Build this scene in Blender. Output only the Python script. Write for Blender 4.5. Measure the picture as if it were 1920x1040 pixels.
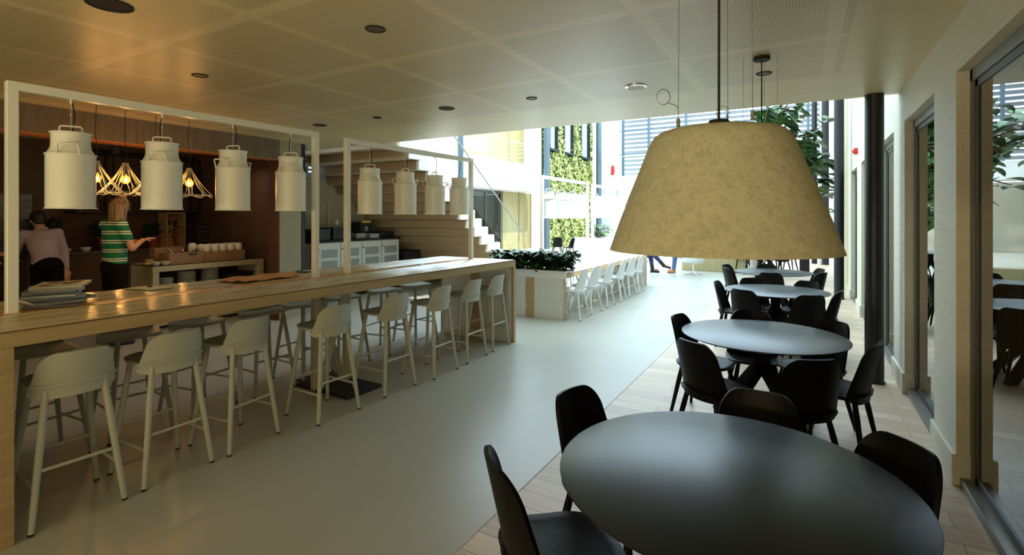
import bpy, bmesh, math, random
from mathutils import Vector, Matrix, Quaternion
from math import sin, cos, pi, radians
S = bpy.context.scene
for o in list(bpy.data.objects): bpy.data.objects.remove(o)
COL = S.collection

# ------------------------------------------------------------------ camera
YAW, FPX, CAMH = 0.52, 958.0, 1.65
cd = bpy.data.cameras.new('camera'); cam = bpy.data.objects.new('camera', cd); COL.objects.link(cam)
cam.location = (0, 0, CAMH); cam.rotation_euler = (pi / 2, 0, YAW)
cd.sensor_fit = 'HORIZONTAL'; cd.sensor_width = 36; cd.lens = 36 * FPX / 1920
cd.shift_y = -114 / 1920; cd.clip_start = 0.05; cd.clip_end = 200
S.camera = cam
# ------------------------------------------------------------------ world, sun, exposure
S.view_settings.view_transform = 'Standard'; S.view_settings.look = 'None'
S.view_settings.gamma = 1; S.view_settings.use_curve_mapping = False
S.view_settings.exposure = 0.42
W = bpy.data.worlds.new('World'); S.world = W; W.use_nodes = True
bg = W.node_tree.nodes['Background']; bg.inputs[0].default_value = (0.64, 0.85, 1.0, 1); bg.inputs[1].default_value = 4.7
sd = bpy.data.lights.new('sun', 'SUN'); sd.energy = 4.5; sd.angle = radians(0.6); sd.color = (1.0, 0.96, 0.86)
sun = bpy.data.objects.new('sun', sd); COL.objects.link(sun)
sun.rotation_euler = Vector((-0.42, 0.16, -0.89)).to_track_quat('-Z', 'Y').to_euler()
sun.location = (3, 15, 14)
# area lights: one added fill, one small light over the kitchen island
def area(name, loc, sx, sy, e, col, rot=(0, 0, 0)):
    l = bpy.data.lights.new(name, 'AREA'); l.shape = 'RECTANGLE'; l.size = sx; l.size_y = sy; l.energy = e; l.color = col
    o = bpy.data.objects.new(name, l); COL.objects.link(o); o.location = loc; o.rotation_euler = rot
    return o
# added fill behind the camera, aimed upwards in place of unseen windows
area('window_daylight_behind', (-1.8, -2.8, 1.0), 4.4, 0.8, 112, (1.0, 0.86, 0.54), (radians(150), 0, 0))
area('kitchen_worktop_light', (-8.3, 4.6, 2.5), 0.3, 1.6, 3.5, (1.0, 0.80, 0.55))

# ------------------------------------------------------------------ material helpers
def mat(name, col, rough=0.5, metal=0.0, spec=None, emit=None, es=0, coat=0, trans=0):
    m = bpy.data.materials.new(name); m.use_nodes = True
    b = m.node_tree.nodes['Principled BSDF']
    b.inputs['Base Color'].default_value = (*col, 1); b.inputs['Roughness'].default_value = rough
    b.inputs['Metallic'].default_value = metal
    if spec is not None: b.inputs['Specular IOR Level'].default_value = spec
    if coat: b.inputs['Coat Weight'].default_value = coat; b.inputs['Coat Roughness'].default_value = 0.05
    if emit: b.inputs['Emission Color'].default_value = (*emit, 1); b.inputs['Emission Strength'].default_value = es
    return m
def NT(m): return m.node_tree, m.node_tree.nodes['Principled BSDF']
def nd(nt, t, **k):
    n = nt.nodes.new(t)
    for a, v in k.items(): setattr(n, a, v)
    return n
def noisy(m, c1, c2, scale=4, detail=4, stretch=(1, 1, 1), bump=0.0, bscale=None, lo=0.35, hi=0.65):
    nt, b = NT(m)
    tc = nd(nt, 'ShaderNodeTexCoord'); mp = nd(nt, 'ShaderNodeMapping'); mp.inputs['Scale'].default_value = stretch
    nz = nd(nt, 'ShaderNodeTexNoise'); nz.inputs['Scale'].default_value = scale; nz.inputs['Detail'].default_value = detail
    cr = nd(nt, 'ShaderNodeValToRGB'); cr.color_ramp.elements[0].color = (*c1, 1); cr.color_ramp.elements[1].color = (*c2, 1)
    cr.color_ramp.elements[0].position = lo; cr.color_ramp.elements[1].position = hi
    nt.links.new(tc.outputs['Object'], mp.inputs[0]); nt.links.new(mp.outputs[0], nz.inputs['Vector'])
    nt.links.new(nz.outputs['Fac'], cr.inputs[0]); nt.links.new(cr.outputs[0], b.inputs['Base Color'])
    if bump:
        n2 = nd(nt, 'ShaderNodeTexNoise'); n2.inputs['Scale'].default_value = bscale or scale * 3; n2.inputs['Detail'].default_value = 3
        nt.links.new(mp.outputs[0], n2.inputs['Vector'])
        bp = nd(nt, 'ShaderNodeBump'); bp.inputs['Strength'].default_value = bump; bp.inputs['Distance'].default_value = 0.01
        nt.links.new(n2.outputs['Fac'], bp.inputs['Height']); nt.links.new(bp.outputs[0], b.inputs['Normal'])
    return m
def math_(nt, op, a, b=None, c=None):
    n = nd(nt, 'ShaderNodeMath', operation=op)
    for i, v in enumerate((a, b, c)):
        if v is None: continue
        if isinstance(v, (int, float)): n.inputs[i].default_value = v
        else: nt.links.new(v, n.inputs[i])
    return n.outputs[0]
def mixc(nt, f, a, b):
    n = nd(nt, 'ShaderNodeMix', data_type='RGBA')
    if isinstance(f, (int, float)): n.inputs[0].default_value = f
    else: nt.links.new(f, n.inputs[0])
    for i, v in ((6, a), (7, b)):
        if isinstance(v, tuple): n.inputs[i].default_value = (*v, 1)
        else: nt.links.new(v, n.inputs[i])
    return n.outputs[2]

M = {}
M['white_paint'] = mat('white_powder_coat', (0.84, 0.84, 0.76), 0.30)
M['stool_white'] = mat('white_stained_wood', (0.44, 0.45, 0.38), 0.45)
M['chair_white'] = mat('white_chair_lacquer', (0.80, 0.83, 0.86), 0.4)
M['black_wood'] = noisy(mat('black_stained_wood', (0.01, 0.01, 0.01), 0.42, spec=0.13), (0.0025, 0.0025, 0.0025), (0.006, 0.006, 0.006), 3, 5, (40, 3, 3), 0.15, 6)
M['black_top'] = noisy(mat('black_linoleum_top', (0.03, 0.035, 0.04), 0.33, spec=0.5), (0.008, 0.012, 0.014), (0.014, 0.019, 0.022), 2.2, 5)
M['black_metal'] = mat('black_metal', (0.012, 0.013, 0.015), 0.35, 0.3)
M['black'] = mat('black_matte', (0.01, 0.01, 0.01), 0.7)
M['column'] = mat('black_lacquered_steel', (0.006, 0.008, 0.011), 0.4, 0.0)
M['bluecol'] = mat('grey_blue_steel', (0.07, 0.11, 0.14), 0.4)
M['steel'] = mat('brushed_steel', (0.55, 0.55, 0.55), 0.25, 1.0)
M['wire'] = mat('steel_wire', (0.35, 0.35, 0.34), 0.35, 0.8)
M['plaster'] = noisy(mat('beige_plaster', (0.55, 0.5, 0.38), 0.8), (0.52, 0.47, 0.36), (0.58, 0.53, 0.41), 1.5, 4, bump=0.05)
M['white_wall'] = noisy(mat('white_plaster', (0.8, 0.8, 0.78), 0.8), (0.78, 0.78, 0.76), (0.82, 0.82, 0.8), 1.2)
M['brown_wall'] = noisy(mat('brown_painted_wall', (0.16, 0.085, 0.05), 0.75), (0.075, 0.038, 0.022), (0.10, 0.05, 0.03), 2)
M['dark_wall'] = mat('dark_tiled_wall', (0.10, 0.09, 0.08), 0.35)
M['red'] = mat('red_plastic', (0.6, 0.015, 0.01), 0.4)
M['terracotta'] = mat('red_brown_pot', (0.20, 0.03, 0.015), 0.6)
M['oak'] = noisy(mat('oak_veneer', (0.45, 0.32, 0.16), 0.5), (0.40, 0.28, 0.14), (0.52, 0.38, 0.20), 3, 6, (1, 12, 12), 0.05)
M['oak_long'] = noisy(mat('oak_veneer_long', (0.45, 0.32, 0.16), 0.5), (0.38, 0.27, 0.13), (0.48, 0.35, 0.18), 3, 6, (12, 0.8, 12), 0.05)
M['bar_side'] = noisy(mat('pale_wood_edge', (0.5, 0.38, 0.2), 0.42), (0.36, 0.26, 0.13), (0.43, 0.32, 0.165), 3, 6, (10, 0.8, 10), 0.05)
M['orange_strip'] = noisy(mat('orange_oiled_wood', (0.5, 0.22, 0.05), 0.3), (0.60, 0.28, 0.06), (0.70, 0.34, 0.08), 3, 6, (12, 0.8, 12))
M['cardboard'] = noisy(mat('brown_plywood_box', (0.34, 0.2, 0.10), 0.6), (0.32, 0.19, 0.09), (0.38, 0.23, 0.12), 6)
M['ceramic'] = mat('white_ceramic', (0.75, 0.74, 0.68), 0.2)
M['island'] = noisy(mat('pale_olive_laminate', (0.5, 0.46, 0.3), 0.5), (0.48, 0.44, 0.29), (0.53, 0.48, 0.32), 3)
M['grey_frame'] = mat('grey_aluminium_frame', (0.17, 0.165, 0.14), 0.4, 0.2)
M['dark_frame'] = mat('dark_window_frame', (0.045, 0.042, 0.036), 0.45)
M['leaf'] = noisy(mat('dark_green_leaf', (0.02, 0.06, 0.02), 0.28), (0.012, 0.040, 0.014), (0.045, 0.12, 0.03), 5, 2)
M['fig_leaf'] = noisy(mat('fig_leaf_green', (0.05, 0.14, 0.05), 0.35), (0.03, 0.09, 0.035), (0.12, 0.22, 0.06), 2.5, 2)
M['wall_leaf'] = noisy(mat('yellow_green_leaf', (0.3, 0.42, 0.06), 0.5), (0.05, 0.11, 0.015), (0.78, 0.82, 0.28), 7.0, 6, lo=0.42, hi=0.6)  # bright end of the mottling carries sunlit highlights on the leaves
M['herb'] = mat('herb_green', (0.015, 0.05, 0.015), 0.6)
M['stem'] = mat('plant_stem', (0.12, 0.08, 0.04), 0.8)
M['bark'] = noisy(mat('pale_grey_bark', (0.4, 0.38, 0.33), 0.8), (0.33, 0.31, 0.27), (0.48, 0.46, 0.4), 8, 4, (1, 1, 0.3), 0.3)
M['soil'] = mat('dark_soil', (0.02, 0.015, 0.01), 0.9)
M['skin'] = mat('skin', (0.55, 0.28, 0.18), 0.5)
M['cloth_orange'] = noisy(mat('orange_leather', (0.45, 0.2, 0.08), 0.5), (0.50, 0.20, 0.06), (0.66, 0.30, 0.11), 5, 3, bump=0.2)
M['green_card'] = mat('green_card_edge', (0.16, 0.42, 0.05), 0.5)
M['paper'] = mat('cream_paper', (0.55, 0.52, 0.38), 0.6)
M['hair_blond'] = noisy(mat('blond_hair', (0.42, 0.27, 0.12), 0.4), (0.10, 0.07, 0.04), (0.26, 0.19, 0.11), 8, 3, (6, 6, 0.5), 0.4)
M['hair_dark'] = mat('dark_hair', (0.015, 0.01, 0.008), 0.5)
M['lavender'] = noisy(mat('lavender_shirt_cloth', (0.42, 0.34, 0.40), 0.8), (0.38, 0.30, 0.36), (0.46, 0.38, 0.44), 4, bump=0.3)
M['grey_check'] = mat('grey_check_cloth', (0.22, 0.2, 0.22), 0.8)
M['white_shirt'] = mat('white_shirt_cloth', (0.75, 0.78, 0.82), 0.8)
M['navy'] = mat('navy_trouser_cloth', (0.03, 0.04, 0.13), 0.8)
M['denim'] = mat('blue_denim_cloth', (0.08, 0.14, 0.28), 0.8)
M['black_cloth'] = mat('black_cloth', (0.006, 0.005, 0.005), 0.85, spec=0.1)
M['boot'] = mat('black_suede', (0.012, 0.013, 0.02), 0.7)
M['tan_leather'] = mat('tan_leather', (0.42, 0.16, 0.05), 0.35)
M['yellow'] = mat('yellow_plastic', (0.75, 0.62, 0.03), 0.45)
M['crate'] = mat('black_plastic_crate', (0.012, 0.012, 0.013), 0.4)
M['tray_grey'] = mat('grey_plastic_tray', (0.35, 0.36, 0.35), 0.4)
M['cab_white'] = mat('white_cabinet_lacquer', (0.70, 0.72, 0.66), 0.35)
M['cab_glass'] = mat('frosted_grey_panel', (0.30, 0.33, 0.32), 0.3)
M['chrome'] = mat('chrome', (0.8, 0.8, 0.8), 0.1, 1.0)
M['bulb'] = mat('amber_bulb', (1, 0.5, 0.15), 0.3, emit=(1.0, 0.40, 0.07), es=2.2)
M['filament'] = mat('glowing_filament', (1, 0.8, 0.4), 0.3, emit=(1.0, 0.72, 0.32), es=160)

def perforated():
    m = mat('perforated_wood_panel', (0.6, 0.52, 0.3), 0.36, spec=0.75); nt, b = NT(m)
    tc = nd(nt, 'ShaderNodeTexCoord'); sp = nd(nt, 'ShaderNodeSeparateXYZ'); nt.links.new(tc.outputs['Object'], sp.inputs[0])
    X, Y = sp.outputs[0], sp.outputs[1]
    def cell(v, p, o=0): return math_(nt, 'FRACT', math_(nt, 'DIVIDE', math_(nt, 'ADD', v, o), p))
    # grid of plain bands
    u = cell(X, 1.03, 100 * 1.03 + 0.86 + 0.045); v = cell(Y, 1.10, 100 * 1.1 - 3.00 + 0.045)
    pu = math_(nt, 'GREATER_THAN', u, 0.088); pv = math_(nt, 'GREATER_THAN', v, 0.082)
    zone = math_(nt, 'MULTIPLY', math_(nt, 'LESS_THAN', X, 0.26), math_(nt, 'LESS_THAN', Y, 5.20))
    inside = math_(nt, 'MULTIPLY', math_(nt, 'MULTIPLY', pu, pv), zone)
    P = 0.0165
    cu = math_(nt, 'SUBTRACT', cell(X, P, 10), 0.5); cv = math_(nt, 'SUBTRACT', cell(Y, P, 10), 0.5)
    r = math_(nt, 'SQRT', math_(nt, 'ADD', math_(nt, 'MULTIPLY', cu, cu), math_(nt, 'MULTIPLY', cv, cv)))
    hole = math_(nt, 'MULTIPLY', math_(nt, 'LESS_THAN', r, 0.25), inside)
    mp = nd(nt, 'ShaderNodeMapping'); mp.inputs['Scale'].default_value = (0.6, 9, 1); nt.links.new(tc.outputs['Object'], mp.inputs[0])
    nz = nd(nt, 'ShaderNodeTexNoise'); nz.inputs['Scale'].default_value = 2.2; nz.inputs['Detail'].default_value = 5
    nt.links.new(mp.outputs[0], nz.inputs['Vector'])
    wood = mixc(nt, nz.outputs['Fac'], (0.56, 0.46, 0.24), (0.74, 0.63, 0.36))
    # alternate panels lie slightly darker
    fx = math_(nt, 'FLOOR', math_(nt, 'DIVIDE', math_(nt, 'ADD', X, 100 * 1.03 + 0.905), 1.03)); fy = math_(nt, 'FLOOR', math_(nt, 'DIVIDE', math_(nt, 'ADD', Y, 110 - 2.955), 1.10))
    wn = nd(nt, 'ShaderNodeTexWhiteNoise', noise_dimensions='2D'); cb = nd(nt, 'ShaderNodeCombineXYZ')
    nt.links.new(fx, cb.inputs[0]); nt.links.new(fy, cb.inputs[1]); nt.links.new(cb.outputs[0], wn.inputs['Vector'])
    wood2 = mixc(nt, math_(nt, 'MULTIPLY', math_(nt, 'MULTIPLY', wn.outputs['Value'], 0.22), inside), wood, (0.34, 0.27, 0.14))
    nt.links.new(mixc(nt, hole, wood2, (0.24, 0.185, 0.095)), b.inputs['Base Color'])
    return m
M['ceiling'] = perforated()

def planks():
    m = mat('oak_plank_floor', (0.4, 0.3, 0.22), 0.42); nt, b = NT(m)
    tc = nd(nt, 'ShaderNodeTexCoord')
    br = nd(nt, 'ShaderNodeTexBrick'); br.offset = 0.37; br.inputs['Scale'].default_value = 1.0
    br.inputs['Brick Width'].default_value = 1.1; br.inputs['Row Height'].default_value = 0.16; br.inputs['Mortar Size'].default_value = 0.0022
    br.inputs['Color1'].default_value = (0.50, 0.39, 0.28, 1); br.inputs['Color2'].default_value = (0.38, 0.29, 0.20, 1); br.inputs['Mortar'].default_value = (0.14, 0.10, 0.07, 1)
    nt.links.new(tc.outputs['Object'], br.inputs['Vector'])
    mp = nd(nt, 'ShaderNodeMapping'); mp.inputs['Scale'].default_value = (1.2, 14, 1); nt.links.new(tc.outputs['Object'], mp.inputs[0])
    nz = nd(nt, 'ShaderNodeTexNoise'); nz.inputs['Scale'].default_value = 2.5; nz.inputs['Detail'].default_value = 6; nt.links.new(mp.outputs[0], nz.inputs['Vector'])
    mx = nd(nt, 'ShaderNodeMix', data_type='RGBA', blend_type='MULTIPLY'); mx.inputs[0].default_value = 0.5
    nt.links.new(br.outputs['Color'], mx.inputs[6]); nt.links.new(nz.outputs['Fac'], mx.inputs[7])
    g = nd(nt, 'ShaderNodeHueSaturation'); g.inputs['Value'].default_value = 1.75; nt.links.new(mx.outputs[2], g.inputs['Color'])
    nt.links.new(g.outputs[0], b.inputs['Base Color'])
    bp = nd(nt, 'ShaderNodeBump'); bp.inputs['Strength'].default_value = 0.3; bp.inputs['Distance'].default_value = 0.003
    nt.links.new(br.outputs['Fac'], bp.inputs['Height']); bp.invert = True; nt.links.new(bp.outputs[0], b.inputs['Normal'])
    return m
M['planks'] = planks()
M['epoxy'] = noisy(mat('grey_poured_floor', (0.36, 0.36, 0.31), 0.34), (0.365, 0.36, 0.305), (0.405, 0.40, 0.345), 0.9, 6, bump=0.03, bscale=9)

def brick(name, c1, c2, mortar, bw, rh, ms, strength=0.6, plane='YZ', rough=0.6):
    m = mat(name, c1, rough); nt, b = NT(m)
    tc = nd(nt, 'ShaderNodeTexCoord'); sp = nd(nt, 'ShaderNodeSeparateXYZ'); cb = nd(nt, 'ShaderNodeCombineXYZ')
    nt.links.new(tc.outputs['Object'], sp.inputs[0])
    if plane == 'YZ':
        nt.links.new(math_(nt, 'ADD', sp.outputs[1], sp.outputs[0]), cb.inputs[0]); nt.links.new(sp.outputs[2], cb.inputs[1])
    br = nd(nt, 'ShaderNodeTexBrick'); br.inputs['Scale'].default_value = 1.0
    br.inputs['Brick Width'].default_value = bw; br.inputs['Row Height'].default_value = rh; br.inputs['Mortar Size'].default_value = ms; br.inputs['Mortar Smooth'].default_value = 0.6
    for k, c in (('Color1', c1), ('Color2', c2), ('Mortar', mortar)): br.inputs[k].default_value = (*c, 1)
    nt.links.new(cb.outputs[0], br.inputs['Vector']); nt.links.new(br.outputs['Color'], b.inputs['Base Color'])
    nz = nd(nt, 'ShaderNodeTexNoise'); nz.inputs['Scale'].default_value = 18; nz.inputs['Detail'].default_value = 4; nt.links.new(tc.outputs['Object'], nz.inputs['Vector'])
    h = math_(nt, 'SUBTRACT', math_(nt, 'MULTIPLY', nz.outputs['Fac'], 0.8), br.outputs['Fac'])
    bp = nd(nt, 'ShaderNodeBump'); bp.inputs['Strength'].default_value = strength; bp.inputs['Distance'].default_value = 0.006
    nt.links.new(h, bp.inputs['Height']); nt.links.new(bp.outputs[0], b.inputs['Normal'])
    return m
M['brick'] = brick('white_painted_brick', (0.66, 0.64, 0.51), (0.63, 0.61, 0.49), (0.61, 0.59, 0.47), 0.21, 0.06, 0.005, 0.26)
M['subway'] = brick('grey_kitchen_tiles', (0.13, 0.125, 0.11), (0.11, 0.105, 0.095), (0.05, 0.05, 0.045), 0.2, 0.1, 0.006, 0.3, rough=0.25)

def hextile():
    # picket shaped tiles: vertical bars ending in points, white with grey joints; pattern in object XZ (or YZ)
    m = mat('white_picket_tiles', (0.7, 0.7, 0.66), 0.25, coat=0.3); nt, b = NT(m)
    tc = nd(nt, 'ShaderNodeTexCoord'); sp = nd(nt, 'ShaderNodeSeparateXYZ'); nt.links.new(tc.outputs['Object'], sp.inputs[0])
    u = math_(nt, 'ADD', math_(nt, 'DIVIDE', sp.outputs[0], 0.058), 100.0); z = math_(nt, 'ADD', sp.outputs[2], 10.0); H = 0.27; A = 0.066
    za = math_(nt, 'DIVIDE', math_(nt, 'SUBTRACT', z, math_(nt, 'MULTIPLY', math_(nt, 'PINGPONG', u, 0.5), A)), 2 * H)
    zb_ = math_(nt, 'DIVIDE', math_(nt, 'SUBTRACT', math_(nt, 'SUBTRACT', z, H), math_(nt, 'MULTIPLY', math_(nt, 'PINGPONG', math_(nt, 'ADD', u, 0.5), 0.5), A)), 2 * H)
    e = math_(nt, 'FRACT', za); o_ = math_(nt, 'FRACT', zb_)
    jz = math_(nt, 'MAXIMUM', math_(nt, 'LESS_THAN', e, 0.011), math_(nt, 'LESS_THAN', o_, 0.011))
    row = math_(nt, 'GREATER_THAN', o_, e)
    fu = math_(nt, 'PINGPONG', math_(nt, 'ADD', u, math_(nt, 'MULTIPLY', row, 0.5)), 0.5)
    ju = math_(nt, 'LESS_THAN', fu, 0.042)
    j = math_(nt, 'MAXIMUM', jz, ju)
    nt.links.new(mixc(nt, j, (0.72, 0.73, 0.70), (0.42, 0.42, 0.40)), b.inputs['Base Color'])
    bp = nd(nt, 'ShaderNodeBump'); bp.inputs['Strength'].default_value = 0.4; bp.inputs['Distance'].default_value = 0.002; bp.invert = True
    nt.links.new(j, bp.inputs['Height']); nt.links.new(bp.outputs[0], b.inputs['Normal'])
    return m
M['hextile'] = hextile()

def bar_tile():
    m = mat('glazed_ripple_tiles', (0.45, 0.36, 0.22), 0.08, coat=0.6); nt, b = NT(m)
    tc = nd(nt, 'ShaderNodeTexCoord'); mp = nd(nt, 'ShaderNodeMapping'); mp.inputs['Scale'].default_value = (9, 1.2, 1); nt.links.new(tc.outputs['Object'], mp.inputs[0])
    nz = nd(nt, 'ShaderNodeTexNoise'); nz.inputs['Scale'].default_value = 2.0; nz.inputs['Detail'].default_value = 5; nt.links.new(mp.outputs[0], nz.inputs['Vector'])
    cr = nd(nt, 'ShaderNodeValToRGB'); cr.color_ramp.elements[0].color = (0.34, 0.25, 0.14, 1); cr.color_ramp.elements[1].color = (0.66, 0.57, 0.39, 1)
    cr.color_ramp.elements[0].position = 0.3; cr.color_ramp.elements[1].position = 0.62
    nt.links.new(nz.outputs['Fac'], cr.inputs[0])
    sp = nd(nt, 'ShaderNodeSeparateXYZ'); nt.links.new(tc.outputs['Object'], sp.inputs[0])
    gz = math_(nt, 'MULTIPLY_ADD', nz.outputs['Fac'], -0.004, sp.outputs[2])
    gr = math_(nt, 'LESS_THAN', gz, 1.085 - .0115 + .0032)
    nt.links.new(mixc(nt, gr, cr.outputs[0], (0.14, 0.085, 0.04)), b.inputs['Base Color'])
    m2 = nd(nt, 'ShaderNodeMapping'); m2.inputs['Scale'].default_value = (34, 11, 1); nt.links.new(tc.outputs['Object'], m2.inputs[0])
    n2 = nd(nt, 'ShaderNodeTexNoise'); n2.inputs['Scale'].default_value = 1.0; n2.inputs['Detail'].default_value = 2; nt.links.new(m2.outputs[0], n2.inputs['Vector'])
    bp = nd(nt, 'ShaderNodeBump'); bp.inputs['Strength'].default_value = 0.5; bp.inputs['Distance'].default_value = 0.006
    nt.links.new(n2.outputs['Fac'], bp.inputs['Height']); nt.links.new(bp.outputs[0], b.inputs['Normal'])
    return m
M['bar_tile'] = bar_tile()

def felt():
    m = mat('mottled_beige_felt', (0.5, 0.47, 0.3), 0.95, spec=0.1); nt, b = NT(m)
    tc = nd(nt, 'ShaderNodeTexCoord')
    nz = nd(nt, 'ShaderNodeTexNoise'); nz.inputs['Scale'].default_value = 30; nz.inputs['Detail'].default_value = 6; nz.inputs['Roughness'].default_value = 0.7
    n3 = nd(nt, 'ShaderNodeTexNoise'); n3.inputs['Scale'].default_value = 90; n3.inputs['Detail'].default_value = 4
    nt.links.new(tc.outputs['Object'], nz.inputs['Vector']); nt.links.new(tc.outputs['Object'], n3.inputs['Vector'])
    f = math_(nt, 'ADD', math_(nt, 'MULTIPLY', nz.outputs['Fac'], 0.6), math_(nt, 'MULTIPLY', n3.outputs['Fac'], 0.4))
    cr = nd(nt, 'ShaderNodeValToRGB'); cr.color_ramp.elements[0].color = (0.40, 0.39, 0.28, 1); cr.color_ramp.elements[1].color = (0.54, 0.53, 0.40, 1)
    cr.color_ramp.elements[0].position = 0.36; cr.color_ramp.elements[1].position = 0.56
    nt.links.new(f, cr.inputs[0]); nt.links.new(cr.outputs[0], b.inputs['Base Color'])
    bp = nd(nt, 'ShaderNodeBump'); bp.inputs['Strength'].default_value = 0.4; bp.inputs['Distance'].default_value = 0.003
    nt.links.new(n3.outputs['Fac'], bp.inputs['Height']); nt.links.new(bp.outputs[0], b.inputs['Normal'])
    return m
M['felt'] = felt()

def glass(name, tint=(0.9, 0.93, 0.92), ior=1.5, rough=0.0, boost=1.0):
    m = bpy.data.materials.new(name); m.use_nodes = True; nt = m.node_tree; nt.nodes.clear()
    out = nd(nt, 'ShaderNodeOutputMaterial'); mx = nd(nt, 'ShaderNodeMixShader'); tr = nd(nt, 'ShaderNodeBsdfTransparent'); gl = nd(nt, 'ShaderNodeBsdfGlossy'); fr = nd(nt, 'ShaderNodeFresnel')
    fr.inputs[0].default_value = ior; tr.inputs[0].default_value = (*tint, 1); gl.inputs['Roughness'].default_value = rough; gl.inputs[0].default_value = (0.95, 0.95, 0.95, 1)
    gm = nd(nt, 'ShaderNodeNewGeometry'); f = math_(nt, 'MULTIPLY', math_(nt, 'MINIMUM', math_(nt, 'MULTIPLY', fr.outputs[0], boost), 1.0), math_(nt, 'SUBTRACT', 1.0, gm.outputs['Backfacing']))
    nt.links.new(f, mx.inputs[0]); nt.links.new(tr.outputs[0], mx.inputs[1]); nt.links.new(gl.outputs[0], mx.inputs[2]); nt.links.new(mx.outputs[0], out.inputs[0])
    return m
M['win_glass'] = glass('window_glass', (0.55, 0.52, 0.42), 1.6, 0.0, 1.5)
M['rail_glass'] = glass('balustrade_glass', (0.95, 0.98, 0.97), 1.3)
M['clear_glass'] = glass('drinking_glass', (0.92, 0.94, 0.92), 1.45)

def amber():
    m = bpy.data.materials.new('amber_glass'); m.use_nodes = True; nt = m.node_tree; nt.nodes.clear()
    out = nd(nt, 'ShaderNodeOutputMaterial'); ad = nd(nt, 'ShaderNodeAddShader'); tr = nd(nt, 'ShaderNodeBsdfTransparent'); em = nd(nt, 'ShaderNodeEmission')
    tr.inputs[0].default_value = (1, .62, .25, 1); em.inputs[0].default_value = (1, .38, .06, 1); em.inputs[1].default_value = 1.1
    nt.links.new(tr.outputs[0], ad.inputs[0]); nt.links.new(em.outputs[0], ad.inputs[1]); nt.links.new(ad.outputs[0], out.inputs[0])
    return m
M['amber_glass'] = amber()
def striped():
    m = mat('green_white_striped_knit', (0.0, 0.15, 0.08), 0.85); nt, b = NT(m)
    tc = nd(nt, 'ShaderNodeTexCoord'); sp = nd(nt, 'ShaderNodeSeparateXYZ'); nt.links.new(tc.outputs['Object'], sp.inputs[0])
    f = math_(nt, 'FRACT', math_(nt, 'DIVIDE', sp.outputs[2], 0.105))
    a = math_(nt, 'LESS_THAN', math_(nt, 'ABSOLUTE', math_(nt, 'SUBTRACT', f, 0.42)), 0.055)
    c = math_(nt, 'LESS_THAN', math_(nt, 'ABSOLUTE', math_(nt, 'SUBTRACT', f, 0.66)), 0.055)
    nt.links.new(mixc(nt, math_(nt, 'MAXIMUM', a, c), (0.005, 0.16, 0.075), (0.75, 0.72, 0.62)), b.inputs['Base Color'])
    return m
M['striped'] = striped()

# ------------------------------------------------------------------ object helpers
def obj(name, bm, m, parent=None, smooth=35, loc=None, rz=0):
    me = bpy.data.meshes.new(name)
    if isinstance(bm, tuple): me.from_pydata(bm[0], [], bm[1]); me.update()
    else:
        bmesh.ops.recalc_face_normals(bm, faces=bm.faces[:]) if bm.faces else None
        bm.to_mesh(me); bm.free()
    if smooth:
        me.polygons.foreach_set('use_smooth', [True] * len(me.polygons)); me.set_sharp_from_angle(angle=radians(smooth))
    me.materials.append(M[m] if isinstance(m, str) else m)
    o = bpy.data.objects.new(name, me); COL.objects.link(o)
    if parent: o.parent = parent
    if loc: o.location = loc
    if rz: o.rotation_euler.z = rz
    return o
def tag(o, label, cat, group=None, kind=None):
    o['label'] = label; o['category'] = cat
    if group: o['group'] = group
    if kind: o['kind'] = kind
    return o
def thing(name, label, cat, loc=(0, 0, 0), rz=0, group=None):
    o = bpy.data.objects.new(name, None); COL.objects.link(o); o.location = loc; o.rotation_euler = (0, 0, rz); o.empty_display_size = 0.1
    return tag(o, label, cat, group)
def struct(name, bm, m, parent=None, smooth=35):
    o = obj(name, bm, m, parent, smooth)
    if not parent: o['kind'] = 'structure'
    return o
def dup(root, loc, rz, label, group=None):
    r = root.copy(); COL.objects.link(r); r.location = loc; r.rotation_euler = (0, 0, rz); r['label'] = label
    if group: r['group'] = group
    for ch in list(root.children):
        c = ch.copy(); COL.objects.link(c); c.parent = r
        for g in ch.children:
            d = g.copy(); COL.objects.link(d); d.parent = c
    return r
B = bmesh.new
def bx(bm, x0, x1, y0, y1, z0, z1, bev=0, mtx=None, seg=1):
    mt = Matrix.Translation(((x0 + x1) / 2, (y0 + y1) / 2, (z0 + z1) / 2)) @ Matrix.Diagonal((abs(x1 - x0), abs(y1 - y0), abs(z1 - z0), 1))
    if mtx: mt = mtx @ mt
    r = bmesh.ops.create_cube(bm, size=1, matrix=mt)
    if bev:
        es = set(e for v in r['verts'] for e in v.link_edges)
        bmesh.ops.bevel(bm, geom=list(es), offset=bev, segments=seg, affect='EDGES', profile=0.5)
    return bm
def box(*a, **k): return bx(B(), *a, **k)
def tube(bm, pts, r, n=8, closed=False, cap=True):
    pts = [Vector(p) for p in pts]; N = len(pts)
    rs = r if isinstance(r, (list, tuple)) else [r] * N
    T = []
    for i in range(N):
        a = pts[(i - 1) % N] if (closed or i > 0) else pts[i]; b = pts[(i + 1) % N] if (closed or i < N - 1) else pts[i]
        T.append((b - a).normalized() if (b - a).length > 1e-9 else Vector((0, 0, 1)))
    u = T[0].orthogonal().normalized(); rings = []
    for i in range(N):
        u = (u - T[i] * u.dot(T[i])); u = u.normalized() if u.length > 1e-6 else T[i].orthogonal().normalized(); v = T[i].cross(u)
        rings.append([bm.verts.new(pts[i] + (u * cos(2 * pi * k / n) + v * sin(2 * pi * k / n)) * rs[i]) for k in range(n)])
    for i in range(N if closed else N - 1):
        a, b = rings[i], rings[(i + 1) % N]
        for k in range(n): bm.faces.new((a[k], a[(k + 1) % n], b[(k + 1) % n], b[k]))
    if cap and not closed: bm.faces.new(rings[0][::-1]); bm.faces.new(rings[-1])
    return bm
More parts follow.
